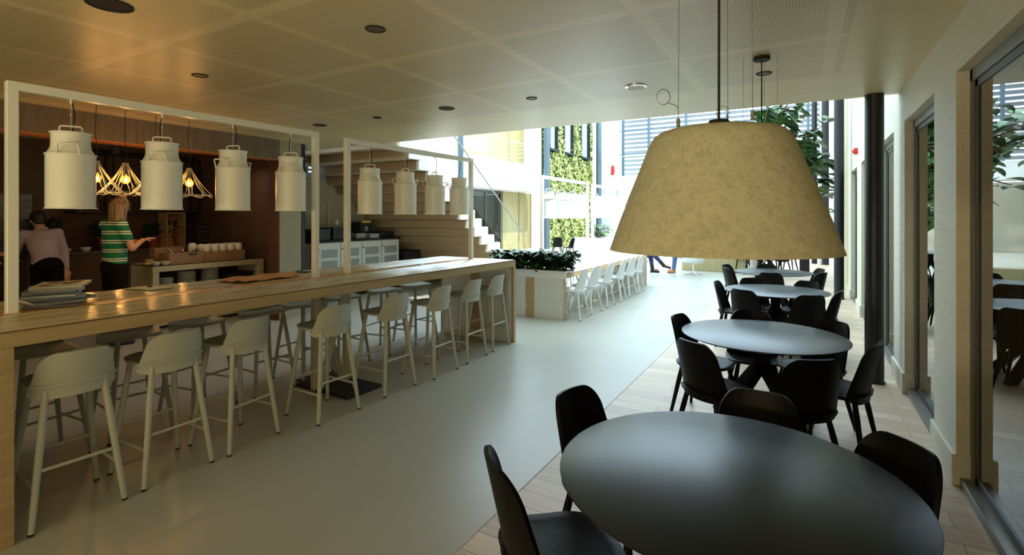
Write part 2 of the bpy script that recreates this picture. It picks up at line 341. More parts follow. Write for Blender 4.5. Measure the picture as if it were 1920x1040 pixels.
def lathe(bm, prof, n=32, c=(0, 0, 0), closed=False):
    rings = []
    for r, z in prof:
        if r < 1e-6: rings.append([bm.verts.new((c[0], c[1], c[2] + z))])
        else: rings.append([bm.verts.new((c[0] + r * cos(2 * pi * k / n), c[1] + r * sin(2 * pi * k / n), c[2] + z)) for k in range(n)])
    m = len(rings)
    for i in range(m if closed else m - 1):
        a, b = rings[i], rings[(i + 1) % m]
        for k in range(n):
            k2 = (k + 1) % n
            if len(a) == 1 and len(b) == 1: continue
            if len(a) == 1: bm.faces.new((a[0], b[k2], b[k]))
            elif len(b) == 1: bm.faces.new((a[k], a[k2], b[0]))
            else: bm.faces.new((a[k], a[k2], b[k2], b[k]))
    return bm
def cyl(bm, r, z0, z1, n=24, c=(0, 0, 0), bev=0.0):
    if bev: return lathe(bm, [(0, z0), (r - bev, z0), (r, z0 + bev), (r, z1 - bev), (r - bev, z1), (0, z1)], n, c)
    return lathe(bm, [(0, z0), (r, z0), (r, z1), (0, z1)], n, c)
def shell(bm, f, nu, nv, th):
    """thick sheet over f(u,v), u,v in 0..1"""
    P = [[Vector(f(i / nu, j / nv)) for j in range(nv + 1)] for i in range(nu + 1)]
    A = []; Bv = []
    for i in range(nu + 1):
        ra = []; rb = []
        for j in range(nv + 1):
            du = P[min(i + 1, nu)][j] - P[max(i - 1, 0)][j]; dv = P[i][min(j + 1, nv)] - P[i][max(j - 1, 0)]
            n = du.cross(dv); n = n.normalized() if n.length > 1e-12 else Vector((0, 0, 1))
            ra.append(bm.verts.new(P[i][j] + n * th / 2)); rb.append(bm.verts.new(P[i][j] - n * th / 2))
        A.append(ra); Bv.append(rb)
    for i in range(nu):
        for j in range(nv):
            bm.faces.new((A[i][j], A[i + 1][j], A[i + 1][j + 1], A[i][j + 1])); bm.faces.new((Bv[i][j], Bv[i][j + 1], Bv[i + 1][j + 1], Bv[i + 1][j]))
    for i in range(nu):
        bm.faces.new((A[i][0], Bv[i][0], Bv[i + 1][0], A[i + 1][0])); bm.faces.new((A[i][nv], A[i + 1][nv], Bv[i + 1][nv], Bv[i][nv]))
    for j in range(nv):
        bm.faces.new((A[0][j], A[0][j + 1], Bv[0][j + 1], Bv[0][j])); bm.faces.new((A[nu][j], Bv[nu][j], Bv[nu][j + 1], A[nu][j + 1]))
    return bm
def slab(bm, outline, z0, z1, bev=0):
    lo = [bm.verts.new((x, y, z0)) for x, y in outline]; hi = [bm.verts.new((x, y, z1)) for x, y in outline]; n = len(outline)
    bm.faces.new(lo[::-1]); top = bm.faces.new(hi)
    for k in range(n): bm.faces.new((lo[k], lo[(k + 1) % n], hi[(k + 1) % n], hi[k]))
    if bev: bmesh.ops.bevel(bm, geom=list(top.edges), offset=bev, segments=2, affect='EDGES')
    return bm
def catmull(pts, n=8, closed=False):
    P = [Vector(p) for p in pts]; N = len(P); out = []
    for i in range(N if closed else N - 1):
        g = lambda k: P[k % N] if closed else P[min(max(k, 0), N - 1)]
        a, b, c, d = g(i - 1), g(i), g(i + 1), g(i + 2)
        for s in range(n):
            t = s / n; out.append(0.5 * ((2 * b) + (c - a) * t + (2 * a - 5 * b + 4 * c - d) * t * t + (3 * b - a - 3 * c + d) * t ** 3))
    if not closed: out.append(P[-1])
    return out
def ball(bm, c, r, sc=(1, 1, 1), sub=2, rot=None):
    mt = Matrix.Translation(c) @ (rot.to_matrix().to_4x4() if rot else Matrix()) @ Matrix.Diagonal((r * sc[0], r * sc[1], r * sc[2], 1))
    bmesh.ops.create_icosphere(bm, subdivisions=sub, radius=1, matrix=mt); return bm

# ================================================================== THE ROOM
CEIL = 2.87
struct('floor', box(-13.2, -1.49, -4.2, 33, -0.1, 0.0), 'epoxy')
struct('floor_wood', box(-1.485, 3.9, -4.2, 33, -0.1, 0.0), 'planks')
struct('trim_1', box(-1.492, -1.485, -4.2, 33, -0.02, 0.002), mat('grey_joint_strip', (0.45, 0.42, 0.36), 0.6))
struct('ceiling', box(-10.6, 3.9, -4.2, 6.32, CEIL, CEIL + 0.12), 'ceiling')
# storey above, seen only as the edge over the hall
struct('wall_above', box(-5.9, 0.81, 6.05, 6.32, CEIL + 0.12, 9.0), 'white_wall')
# room end behind the camera
b = box(-10.6, 3.9, -4.2, -4.0, 0, CEIL)
struct('wall_back', b, 'plaster')

# right wall : painted brick with tall windows
WX = 0.81; HEAD = 2.54
WINS = [(1.75, 4.09), (4.70, 5.96), (6.62, 7.88), (8.86, 10.14), (10.93, 12.24)]
b = B(); edges = [-4.0] + [v for w in WINS for v in w] + [13.1]
for i in range(0, len(edges), 2):
    bx(b, WX, WX + 0.30, edges[i], edges[i + 1], 0, HEAD)
bx(b, WX, WX + 0.30, -4.0, 6.32, HEAD, CEIL); bx(b, WX, WX + 0.30, 6.32, 13.1, HEAD, 9.3)
struct('wall_right', b, 'brick')
struct('wall_right_far', box(WX + 0.02, WX + 0.3, 15.3, 33, 0, 9.3), 'white_wall')
struct('trim_2', box(WX - 0.03, WX + 0.3, 13.1, 15.3, 0, 9.3), mat('beige_stone_pilaster', (0.62, 0.56, 0.40), 0.7))
for k in range(0, len(edges), 2):
    y0, y1 = max(edges[k], -4), edges[k + 1]
    b = B(); bx(b, WX - 0.022, WX, y0, y1, 0, 0.19, 0.004)
    if k: bx(b, WX - 0.022, WX + 0.10, y0 - 0.015, y0 + 0.004, 0, 0.19, 0.004)
    if k < 10: bx(b, WX - 0.022, WX + 0.10, y1 - 0.004, y1 + 0.015, 0, 0.19, 0.004)
    o = struct('baseboard_right' if k == 0 else 'baseboard_right', b, 'brick')
for i, (y0, y1) in enumerate(WINS):
    n = 'window_%d' % (i + 1)
    x = WX + 0.065
    b = B()
    bx(b, x, x + 0.10, y0, y0 + 0.055, 0, HEAD, 0.004); bx(b, x, x + 0.10, y1 - 0.055, y1, 0, HEAD, 0.004)
    bx(b, x, x + 0.10, y0, y1, HEAD - 0.075, HEAD, 0.004); bx(b, x - 0.05, x + 0.10, y0, y1, 0, 0.055, 0.004)
    w = struct(n, b, 'grey_frame')
    b = B(); a0, a1 = y0 + 0.055, y1 - 0.055
    bx(b, x + 0.012, x + 0.06, a0, a0 + 0.06, 0.055, HEAD - 0.075, 0.003); bx(b, x + 0.012, x + 0.06, a1 - 0.06, a1, 0.055, HEAD - 0.075, 0.003)
    bx(b, x + 0.012, x + 0.06, a0, a1, HEAD - 0.12, HEAD - 0.075, 0.003); bx(b, x + 0.012, x + 0.06, a0, a1, 0.055, 0.10, 0.003)
    struct('window_sash', b, 'dark_frame', w)
    struct('window_pane', box(x + 0.020, x + 0.026, a0 + 0.05, a1 - 0.07, 0.08, HEAD - 0.10), 'win_glass', w, 0)
# room on the other side of the windows
b = B(); bx(b, 3.8, 3.9, -4, 13.3, 0, CEIL); bx(b, WX + 0.3, 3.9, 13.2, 13.3, 0, 7.5); bx(b, WX + .3, 3.9, -4.0, -3.9, 0, CEIL)
struct('wall_right_office', b, mat('office_beige_wall', (0.42, 0.37, 0.26), 0.8))
struct('ceiling_office', box(WX + 0.3, 3.9, 6.32, 13.3, CEIL, CEIL + 0.1), 'white_wall')

# black columns
def column(x, y, r, h, label, m='column'):
    b = B(); cyl(b, r, 0, h, 32); lathe(b, [(0, 0), (r + 0.012, 0), (r + 0.012, 0.012), (r, 0.014)], 32)
    return tag(obj('column', b, m, loc=(x, y, 0)), label, 'column')
column(0.605, 6.23, 0.082, CEIL, 'round black steel column beside the brick wall at the ceiling edge')
column(0.60, 12.15, 0.088, 8.5, 'second round black column, standing in the bright hall beyond the ceiling edge')
column(0.62, 20.6, 0.11, 8.5, 'far round black column at the right, beside the thin downpipe')
column(0.30, 20.9, 0.09, 8.5, 'slim black column left of the thin downpipe, in front of the blinds')
column(-7.42, 5.73, 0.082, CEIL, 'round black column at the end of the kitchen wall')
column(-8.66, 12.12, 0.085, 8.5, 'grey-blue steel column beside the stair wall, under the balcony', 'bluecol')
column(-11.45, 23.6, 0.15, 8.5, 'grey-blue steel column at the left edge of the green wall', 'bluecol')
column(-11.3, 30.8, 0.17, 8.5, 'grey-blue steel column at the right edge of the green wall', 'bluecol')
t = B(); tube(t, [(0, 0, 0), (0, 0, 8.4)], 0.035, 12)
for z in (1.2, 3.6, 6.0): lathe(t, [(0.036, z), (0.055, z), (0.055, z + 0.06), (0.036, z + 0.06)], 12, closed=True)
tag(obj('downpipe', t, 'steel', loc=(0.47, 20.2, 0)), 'thin grey metal downpipe between two far black columns', 'pipe')
# fire alarm on the far wall
a = thing('fire_alarm', 'small red fire alarm box on the white brick wall', 'alarm', (WX, 10.8, 2.80))
obj('housing', box(-0.06, 0, -0.055, 0.055, -0.055, 0.055, 0.012, seg=2), 'red', a)
bb = B(); cyl(bb, 0.03, 0, 0.02, 20); bmesh.ops.transform(bb, matrix=Matrix.Translation((-0.06, 0, 0)) @ Matrix.Rotation(-pi / 2, 4, 'Y'), verts=bb.verts); obj('lens', bb, mat('red_lens', (0.8, 0.05, 0.03), 0.2), a)

# ------------------------------------------------------------------ left side : kitchen shell
KX = -7.25; KB = -10.5
struct('wall_kitchen_front', box(KX - 0.22, KX, 5.22, 5.62, 0, CEIL), mat('olive_plaster', (0.30, 0.26, 0.17), 0.8))
struct('wall_kitchen_side', box(KB, KX - 0.22, 5.62, 5.72, 0, CEIL), 'brown_wall')
# the brown inner side of the opening
struct('trim_3', box(KX - 0.24, KX - 0.01, 5.20, 5.22, 0, 2.56), 'brown_wall')
struct('wall_kitchen_back', box(KB - 0.1, KB, -4.2, 5.72, 0, CEIL), 'brown_wall')
M['dim_plaster'] = noisy(mat('brown_grey_boards', (0.25, 0.2, 0.14), 0.8), (0.11, 0.09, 0.06), (0.15, 0.12, 0.08), 2, 4, (1, 14, 1))
struct('wall_bulkhead', box(KX - 0.22, KX, -4.0, 5.22, 2.56, CEIL), 'dim_plaster')
struct('trim_4', box(KX - 0.23, KX + 0.0, -4.0, 5.2, 2.545, 2.56), mat('orange_brown_lining', (0.40, 0.13, 0.03), 0.5))  # orange colour holds the warm lamplight on the bulkhead underside
struct('wall_kitchen_tiles', box(KB, KB + 0.03, 0.0, 3.2, 0.9, 2.0), 'subway')
# wall behind cabinets / stair
struct('wall_stair', box(-8.80, -8.70, 5.72, 11.95, 0, 8.5), 'white_wall')
struct('wall_left_lower', box(-8.695, -8.68, 5.72, 9.6, 0, 2.8), mat('olive_brown_plaster', (0.34, 0.29, 0.19), 0.8))

# louvre vent on that wall
v = thing('louvre_vent', 'pale blue louvred vent high on the wall beside the black column', 'vent', (-8.67, 7.15, 2.60))
b = B(); bx(b, -0.01, 0.04, -0.32, 0.32, -0.15, -0.12); bx(b, -0.01, 0.04, -0.32, 0.32, 0.12, 0.15); bx(b, -0.01, 0.04, -0.32, -0.29, -0.12, 0.12); bx(b, -0.01, 0.04, 0.29, 0.32, -0.12, 0.12)
obj('vent_frame', b, mat('pale_blue_grey', (0.35, 0.45, 0.5), 0.4), v)
for z in (-0.10, -0.02, 0.06): obj('slat', box(0.0, 0.03, -0.29, 0.29, z, z + 0.035, mtx=None), mat('vent_slat_blue', (0.3, 0.42, 0.5), 0.4), v)
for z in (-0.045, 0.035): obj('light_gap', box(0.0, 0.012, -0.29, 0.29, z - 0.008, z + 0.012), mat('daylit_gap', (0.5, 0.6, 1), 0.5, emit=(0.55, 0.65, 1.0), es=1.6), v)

# stairs (seen from below) : stepped slab, white string side
R_, G_ = 0.18, 0.256
yb, zb = 9.68, 0.87           # a nosing of the underside
k0, k1 = -5, 15
prof = []
for k in range(k0, k1):     # underside: soffit, then a riser with a thin shadow groove under the next soffit
    z = zb + R_ * k; y = yb - G_ * k
    prof += [(y, z), (y - G_, z), (y - G_, z + R_ - .022), (y - G_ + .02, z + R_ - .022), (y - G_ + .02, z + R_)]
topp = []
for k in range(k0, k1):
    z = zb + R_ * k + .38; y = yb - G_ * k
    topp += [(y, z - R_), (y, z), (y - G_, z)] if k == k0 else [(y, z), (y - G_, z)]
ring = prof + topp[::-1]
stairs = thing('staircase', 'wide folded concrete staircase with stepped underside rising left behind the bar', 'staircase', (0, 0, 0))
for (x0, x1, m, nm) in ((-8.68, -6.06, mat('warm_brown_soffit', (0.48, 0.37, 0.23), 0.75), 'stair_flight'), (-6.06, -6.0, 'white_wall', 'stair_string')):
    bmm = B(); A = [bmm.verts.new((x0, y, z)) for y, z in ring]; C = [bmm.verts.new((x1, y, z)) for y, z in ring]; n = len(ring)
    bmm.faces.new(A); bmm.faces.new(C[::-1])
    for i in range(n): bmm.faces.new((A[i], C[i], C[(i + 1) % n], A[(i + 1) % n]))
    obj(nm, bmm, m, stairs, 0)
ys, zs = yb + G_ * 3.5, 0.0
def nose(k): return (yb - G_ * k, zb + 0.38 + R_ * k)
b = B(); y0, z0 = nose(-4.5); y1, z1 = nose(13)
tube(b, [(-6.03, y0 + 0.35, z0 + 0.72), (-6.03, y1, z1 + 0.98)], 0.016, 10); obj('handrail', b, mat('grey_handrail', (0.3, 0.3, 0.3), 0.35, 0.6), stairs)
b = B(); q = [(-6.03, y0 + .1, z0 + 0.04), (-6.03, y1, z1 + 0.0), (-6.03, y1, z1 + 0.95), (-6.03, y0 + .1, z0 + 0.92)]
vs = [b.verts.new(p) for p in q] + [b.verts.new((p[0] + 0.012, p[1], p[2])) for p in q]
for f in ((0, 1, 2, 3), (7, 6, 5, 4), (0, 4, 5, 1), (1, 5, 6, 2), (2, 6, 7, 3), (3, 7, 4, 0)): b.faces.new([vs[i] for i in f])
obj('glass_panel', b, 'rail_glass', stairs, 0)

# ------------------------------------------------------------------ hall : left balcony, wood walls, glass
b = B(); bx(b, -13.2, -11.6, 13.6, 23.2, 2.87, 4.15, 0.01); struct('wall_balcony', b, 'white_wall')
woodp = noisy(mat('yellow_birch_panels', (0.42, 0.34, 0.17), 0.5), (0.38, 0.31, 0.14), (0.44, 0.37, 0.19), 2, 4, (8, 8, 0.7))
struct('wall_left_wood_lower', box(-12.7, -12.55, 20.95, 24.0, 0, 2.87), woodp)
struct('wall_left_wood_upper', box(-13.2, -13.0, 13.6, 24, 4.15, 8.5), woodp)
for i, y in enumerate((21.0, 22.6)): struct('trim_%d' % (5 + i), box(-12.555, -12.53, y - 0.012, y + 0.012, 0, 2.87), 'brown_wall')
for i, y in enumerate((16.0, 17.6, 19.2, 20.8, 22.4)): struct('trim_%d' % (7 + i), box(-13.0, -12.985, y - 0.012, y + 0.012, 4.15, 8.5), 'steel')
w = struct('window_6', box(-12.62, -12.55, 13.6, 20.9, 2.75, 2.87), 'dark_frame')
for y in (18.2, 19.5, 20.82): struct('window_mullion', box(-12.6, -12.54, y, y + 0.06, 0, 2.75), 'dark_frame', w)
struct('window_pane', box(-12.6, -12.59, 13.6, 20.9, 0, 2.75), glass('dark_green_glass', (0.35, 0.4, 0.33), 1.5), w, 0)
struct('wall_left_end', box(-13.2, -13.1, 13, 24, 0, 2.87), 'dark_wall')
# balcony balustrade
bal = thing('balcony_railing', 'glass balustrade with thin steel rail on the left balcony', 'railing', (-11.66, 13.7, 4.15))
obj('glass_panel', box(0, 0.012, 0, 9.4, 0, 0.95), 'rail_glass', bal, 0)
b = B(); tube(b, [(0.006, 0, 0.97), (0.006, 9.4, 0.97)], 0.018, 8); obj('top_rail', b, 'steel', bal)
# spot fittings on the fascia
for i, y in enumerate((18.9, 20.2)):
    b = B(); cyl(b, 0.05, 0, 0.05, 16); bmesh.ops.transform(b, matrix=Matrix.Rotation(pi / 2, 4, 'Y'), verts=b.verts)
    tag(obj('fascia_spotlight', b, mat('grey_fitting', (0.3, 0.32, 0.33), 0.5), loc=(-11.6, y, 3.25)), ('small round grey fitting on the white balcony front, left of a pair', 'small round grey fitting on the white balcony front, right of a pair')[i], 'light')

# green wall
struct('wall_green_backing', box(-12.15, -12.03, 24.35, 31.6, 0, 8.6), mat('dark_moss_felt', (0.03, 0.05, 0.02), 0.9))
rng = random.Random(3)
V_, F_ = [], []
wins_g = [(24.2, 25.35), (26.1, 27.5), (28.6, 30.1)]
def leafquad(V, F, c, d, n, L, Wd):
    s = d.cross(n).normalized() * Wd; i = len(V)
    V += [tuple(c), tuple(c + d * L * 0.5 + s + n * L * .12), tuple(c + d * L), tuple(c + d * L * 0.5 - s + n * L * .12)]; F += [(i, i + 1, i + 2), (i, i + 2, i + 3)]
for k in range(34000):
    y = rng.uniform(23.95, 30.6); z = rng.uniform(0.0, 8.3)
    if z > 5.1 and any(a < y < c for a, c in wins_g): continue
    c = Vector((-11.80 + abs(rng.gauss(0, .09)) + 0.05 * sin(y * 5 + z * 3), y, z))
    n = Vector((1, rng.uniform(-.6, .6), rng.uniform(-.3, .9))).normalized()
    d = Vector((rng.uniform(0, .7), rng.uniform(-1, 1), rng.uniform(-1, .3))).normalized(); d = (d - n * d.dot(n)).normalized()
    leafquad(V_, F_, c, d, n, rng.uniform(.10, .20), rng.uniform(.035, .07))
tag(obj('climbing_foliage', (V_, F_), 'wall_leaf', smooth=0), 'tall vertical garden of yellow-green leaves on the far left wall', 'green wall', kind='stuff')
for i, (y0, y1) in enumerate(wins_g):
    b = B(); z0 = 5.15
    bx(b, -11.86, -11.62, y0, y0 + .08, z0, 8.4); bx(b, -11.86, -11.62, y1 - .08, y1, z0, 8.4); bx(b, -11.86, -11.5, y0, y1, z0, z0 + .1); bx(b, -11.86, -11.62, y0, y1, 8.3, 8.4)
    w = struct('window_%d' % (7 + i), b, 'black_metal')
    struct('window_pane', box(-11.80, -11.79, y0 + .08, y1 - .08, z0 + .1, 8.3), mat('pale_blue_pane', (0.35, 0.45, 0.52), 0.2), w, 0)  # matte pale colour stands for bright sky in the glass
    b = B(); mt = Matrix.Translation((-11.62, y0 + .1, 0)) @ Matrix.Rotation(radians(38), 4, 'Z')
    bx(b, 0, .05, 0, .05, z0 + .15, 8.2, mtx=mt); bx(b, 0, .05, .5, .55, z0 + .15, 8.2, mtx=mt); bx(b, 0, .05, 0, .55, z0 + .1, z0 + .18, mtx=mt)
    struct('window_sash', b, 'bluecol', w)

# far end of the hall
EY = 32.0
struct('wall_end_left', box(-13.2, -10.3, EY, EY + .2, 0, 8.6), 'white_wall')
b = B(); bx(b, -10.3, 0.81, 30.8, EY, 3.3, 4.15, .01); struct('wall_end_balcony', b, 'white_wall')
struct('wall_end_lower', box(-10.3, 3.8, EY + 1.0, EY + 1.2, 0, 3.3), 'plaster')
bal = thing('balcony_railing', 'glass balustrade with steel rail on the far end balcony', 'railing', (-10.3, 30.82, 4.15))
obj('glass_panel', box(0, 11.0, 0, 0.012, 0, 1.2), 'rail_glass', bal, 0)
b = B(); tube(b, [(0, 0.006, 1.22), (11.0, 0.006, 1.22)], 0.02, 8); obj('top_rail', b, 'steel', bal)
# louvred facade : a window wall with external slats
w = struct('window_10', box(-10.3, 0.81, EY + 0.05, EY + .15, 8.5, 8.6), 'bluecol')
for x in (-10.2, -8.55, -6.3, -4.0, -1.9, 0.1): struct('window_mullion', box(x, x + .14, EY, EY + .2, 4.15, 8.5), 'bluecol', w)
for z in (5.6, 7.1): struct('window_transom', box(-10.3, .81, EY + .03, EY + .1, z, z + .06), 'bluecol', w)
sl = thing('louvre_blinds', 'white horizontal sun blinds across the far end windows', 'blinds', (-10.3, EY + .55, 4.3))
ms = mat('grey_white_louvre', (0.28, 0.29, 0.30), 0.5)
for k in range(15):
    b = B(); bx(b, 0, 11.1, -.14, .14, -.014, .014, mtx=Matrix.Translation((0, 0, .12 + k * .28)) @ Matrix.Rotation(radians(-30), 4, 'X')); obj('slat', b, ms, sl)
tag(obj('metal_beam', box(-9.6, -6.8, 29.2, 29.3, 7.55, 7.7, mtx=Matrix.Translation((-8.2, 29.2, 7.6)) @ Matrix.Rotation(radians(12), 4, 'Y') @ Matrix.Translation((8.2, -29.2, -7.6))), 'bluecol'), 'sloping blue-grey steel beam high in the far end of the hall', 'beam')
b = B(); cyl(b, .11, 0, .55, 20, bev=.03); lathe(b, [(0, .55), (.04, .55), (.04, .64), (0, .64)], 12)
fe = thing('fire_extinguisher', 'red fire extinguisher on the far white balcony wall', 'fire extinguisher', (-10.75, EY - .14, 4.35)); obj('tank', b, 'red', fe)
b = B(); tube(b, catmull([(0.02, 0, .62), (.12, -.02, .6), (.16, -.02, .4), (.14, -.02, .2)], 5), .012, 6); obj('hose', b, 'black', fe)
# dark doorways at the far end
b = B(); bx(b, 0, 1.1, 0, .1, 0, 2.6); dd = struct('door_1', b, 'black_metal'); dd.location = (-9.95, EY + .9, 0)
b = B(); bx(b, 0, .5, 0, .1, 0, 2.6); dd = struct('door_2', b, 'black_metal'); dd.location = (-12.6, EY - .12, 0)

# roof beams over the hall (slim, spaced)
for k in range(6):
    y = 9 + k * 4.2
    tag(obj('roof_beam', box(-13.2, 1.1, y, y + .12, 8.5, 8.75), 'white_paint'), ('slim white roof beam over the hall, %s from the near side' % ['first', 'second', 'third', 'fourth', 'fifth', 'sixth'][k]), 'beam', 'roof beams')

# ================================================================== CEILING FITTINGS
def downlight(x, y, r, label, body='black', lens='black', speaker=False):
    t = thing('ceiling_speaker' if speaker else 'ceiling_downlight', label, 'ceiling speaker' if speaker else 'ceiling light', (x, y, CEIL))
    b = B(); lathe(b, [(r * .86, 0), (r * .9, -.008), (r, -.006), (r, 0)], 32, closed=True); obj('rim', b, body, t)
    b = B(); cyl(b, r * .87, -.003, 0, 32); obj('grille' if speaker else 'lens', b, lens, t)
    return t
M['brown_lens'] = mat('brown_reflector', (0.10, 0.05, 0.035), 0.4)
downlight(-3.47, 1.40, .115, 'large black round ceiling speaker at the top left corner', speaker=True)
downlight(-2.42, 2.44, .065, 'recessed brown ceiling light above the aisle, nearest the perforated seam crossing', lens='brown_lens')
downlight(-4.53, 2.49, .065, 'small dark recessed ceiling light above the nearest hanging lamp frame', lens='brown_lens')
downlight(-3.50, 4.63, .09, 'black round ceiling speaker above the far lamp frame', speaker=True)
downlight(-5.60, 4.63, .09, 'black round ceiling speaker nearest the black kitchen column', speaker=True)
downlight(-4.56, 4.63, .056, 'small dark recessed ceiling light between two black round speakers')
downlight(-2.44, 4.67, .056, 'small brown recessed ceiling light left of the white air vent', lens='brown_lens')
downlight(-0.30, 4.84, .062, 'brown recessed ceiling light just behind the second pendant canopy', lens='brown_lens')
t = thing('air_vent', 'round white and chrome ceiling air vent', 'vent', (-1.37, 4.73, CEIL))
b = B(); lathe(b, [(.075, 0), (.08, -.014), (.1, -.008), (.1, 0)], 32, closed=True); obj('rim', b, 'chrome', t)
for r in (.02, .042, .064):
    b = B(); lathe(b, [(r, 0), (r, -.012), (r + .008, -.012), (r + .008, 0)], 32, closed=True); obj('ring', b, 'white_paint', t)

# ================================================================== FELT PENDANTS
def felt_pendant(x, y, label):
    t = thing('felt_pendant_lamp', label, 'pendant lamp', (x, y, 1.530), 0, 'large felt pendant lamps')
    th = .008
    out = [(.378, 0), (.345, .095), (.31, .19), (.276, .277), (.248, .348), (.236, .379), (.222, .402), (.20, .417), (.17, .424), (.10, .425), (.03, .425)]
    inn = [(r - th, z - (th if z > .40 else 0)) for r, z in out]; inn[0] = (.37, 0)
    b = B(); lathe(b, out + inn[::-1], 64, closed=True); obj('lamp_shade', b, 'felt', t)
    b = B(); cyl(b, .035, .36, .46, 20, bev=.004); obj('socket', b, 'black', t)
    b = B(); ball(b, (0, 0, .31), .05); obj('bulb', b, 'ceramic', t)
    b = B(); tube(b, [(0, 0, .45), (0.001, 0, CEIL - 1.530)], .0045, 8); obj('cord', b, 'black', t)
    b = B(); cyl(b, .06, CEIL - 1.530 - .028, CEIL - 1.530, 28, bev=.004); obj('canopy', b, 'black', t)
    for k in range(3):
        a = radians(205 + 120 * k); X, Y = .14 * cos(a), .14 * sin(a)
        b = B(); tube(b, [(X, Y, .437), (X * .96, Y * .96, CEIL - 1.530)], .0012, 5); cyl(b, .007, .437, .467, 8, (X, Y, 0))
        obj('suspension_wire', b, 'wire', t)
        if k != 1:
            c = Vector((X * 1.25 - .02, Y, .55 - .02 * k)); rr = .024
            loop = [c + Vector((rr * cos(q) * .87, rr * cos(q) * .5, rr * 1.15 * sin(q))) for q in [pi * 2 * j / 14 for j in range(-2, 13)]]
            b = B(); tube(b, catmull([Vector((X, Y, .46)), Vector((X * 1.02, Y, .51))] + loop, 3), .0014, 5); obj('wire_coil', b, 'wire', t)
    return t
felt_pendant(-.262, 1.925, 'large mottled beige felt cone pendant lamp over the nearest round table')
felt_pendant(-.285, 4.34, 'second felt cone pendant lamp, hidden behind the near one, over the second round table')

# ================================================================== SHELL CHAIRS AND STOOLS
def seat_bm(w, d, z, th, yb=-0.20):
    # rounded D seat; slight dish; front is +y
    pts = []
    N = 40
    for k in range(N):
        a = 2 * pi * k / N; cx, sy = cos(a), sin(a)
        e = .62
        X = w / 2 * math.copysign(abs(cx) ** e, cx); Y = d / 2 * math.copysign(abs(sy) ** e, sy)
        X *= 1 - .10 * (Y / d + .5) if Y > 0 else 1
        pts.append((X, Y))
    b = B(); rings = []
    for s, zz in ((0.0, -.004), (.45, -.006), (.8, -.002), (.97, .004), (1.0, .0), (.97, -th), (.7, -th - .004), (0, -th - .004)):
        if s == 0: rings.append([b.verts.new((0, 0, z + zz))])
        else: rings.append([b.verts.new((x * s, y * s, z + zz + .012 * (y / d) ** 2 * s)) for x, y in pts])
    for A, C in zip(rings, rings[1:]):
        for k in range(N):
            k2 = (k + 1) % N
            if len(A) == 1: b.faces.new((A[0], C[k], C[k2]))
            elif len(C) == 1: b.faces.new((A[k], C[0], A[k2]))
            else: b.faces.new((A[k], C[k], C[k2], A[k2]))
    return b
def back_bm(zlo, zhi, wlo, whi, R, lean, th, y0):
    hgt = zhi - zlo; hr = hgt * .26; br = hgt * .14
    def f(u, v):
        u2 = sin((u - .5) * pi); p = max(0, (abs(u2) - .55) / .45); rd = 1 - math.sqrt(max(0, 1 - p * p))
        zt, zb_ = zhi - hr * rd, zlo + br * rd
        zz = zb_ + (zt - zb_) * v; t = (zz - zlo) / hgt
        s_ = u2 * (wlo + (whi - wlo) * max(0, t - .1)) / 2; ang = s_ / R
        return (R * sin(ang), y0 - lean * max(0, t - .15) + R * (1 - cos(ang)), zz)
    return shell(B(), f, 30, 12, th)
def make_seat(name, m, h, label, cat, loc, rz, group, bar=False):
    t = thing(name, label, cat, loc, rz, group)
    if bar: w, d, zl, zh, wl, wh, spread, sy = .40, .37, h - .075, h + .175, .43, .31, .205, .205
    else: w, d, zl, zh, wl, wh, spread, sy = .45, .43, h - .05, h + .355, .45, .33, .215, .215
    obj('seat', seat_bm(w, d, h, .018), m, t, 50)
    yb = -d / 2 + (.012 if bar else .02)
    obj('backrest', back_bm(zl, zh, wl, wh, .27 if bar else .30, .045 if bar else .09, .017, yb), m, t, 50)
    # lip where the seat passes through the back
    def lip(u, v):
        ang = (2 * u - 1) * (wl / 2 + .012) / (.29); R = .285
        return (R * sin(ang), yb - .024 + R * (1 - cos(ang)) + v * .035, h - .002)
    obj('seat_lip', shell(B(), lip, 18, 2, .012), m, t, 50)
    top = .62
    for sx in (-1, 1):
        for s_ in (-1, 1):
            a = Vector((sx * spread * top, s_ * sy * top - .01, h - .014)); c = Vector((sx * spread, s_ * sy, .012))
            b = B(); tube(b, [a, a.lerp(c, .3), a.lerp(c, .85), c], [.0165, .0185, .0155, .014] if bar else [.016, .019, .014, .0125], 12); lg = obj('leg', b, m, t)
            b = B(); cyl(b, .0145 if bar else .0128, 0, .012, 12, (sx * spread * 1.002, s_ * sy * 1.002, 0)); obj('foot_cap', b, 'black', lg)
    if bar:
        def on(sx, s_, z):
            k = (h - .014 - z) / (h - .026); return Vector((sx * spread, s_ * sy, z)).lerp(Vector((sx * spread, s_ * sy, z)), 0) if False else Vector((sx * spread * (top + (1 - top) * k), s_ * (sy * (top + (1 - top) * k)) - .01 * (1 - k), z))
        for p, q in (((-1, -1, .31), (1, -1, .31)), ((-1, 1, .31), (1, 1, .31)), ((-1, -1, .225), (-1, 1, .225)), ((1, -1, .225), (1, 1, .225))):
            b = B(); tube(b, [on(*p), on(*q)], .0095, 10); obj('footrest', b, m, t)
    else:
        b = B(); bx(b, -spread * top, spread * top, -.02, .02, h - .045, h - .02, .004); obj('under_frame', b, m, t)
    return t

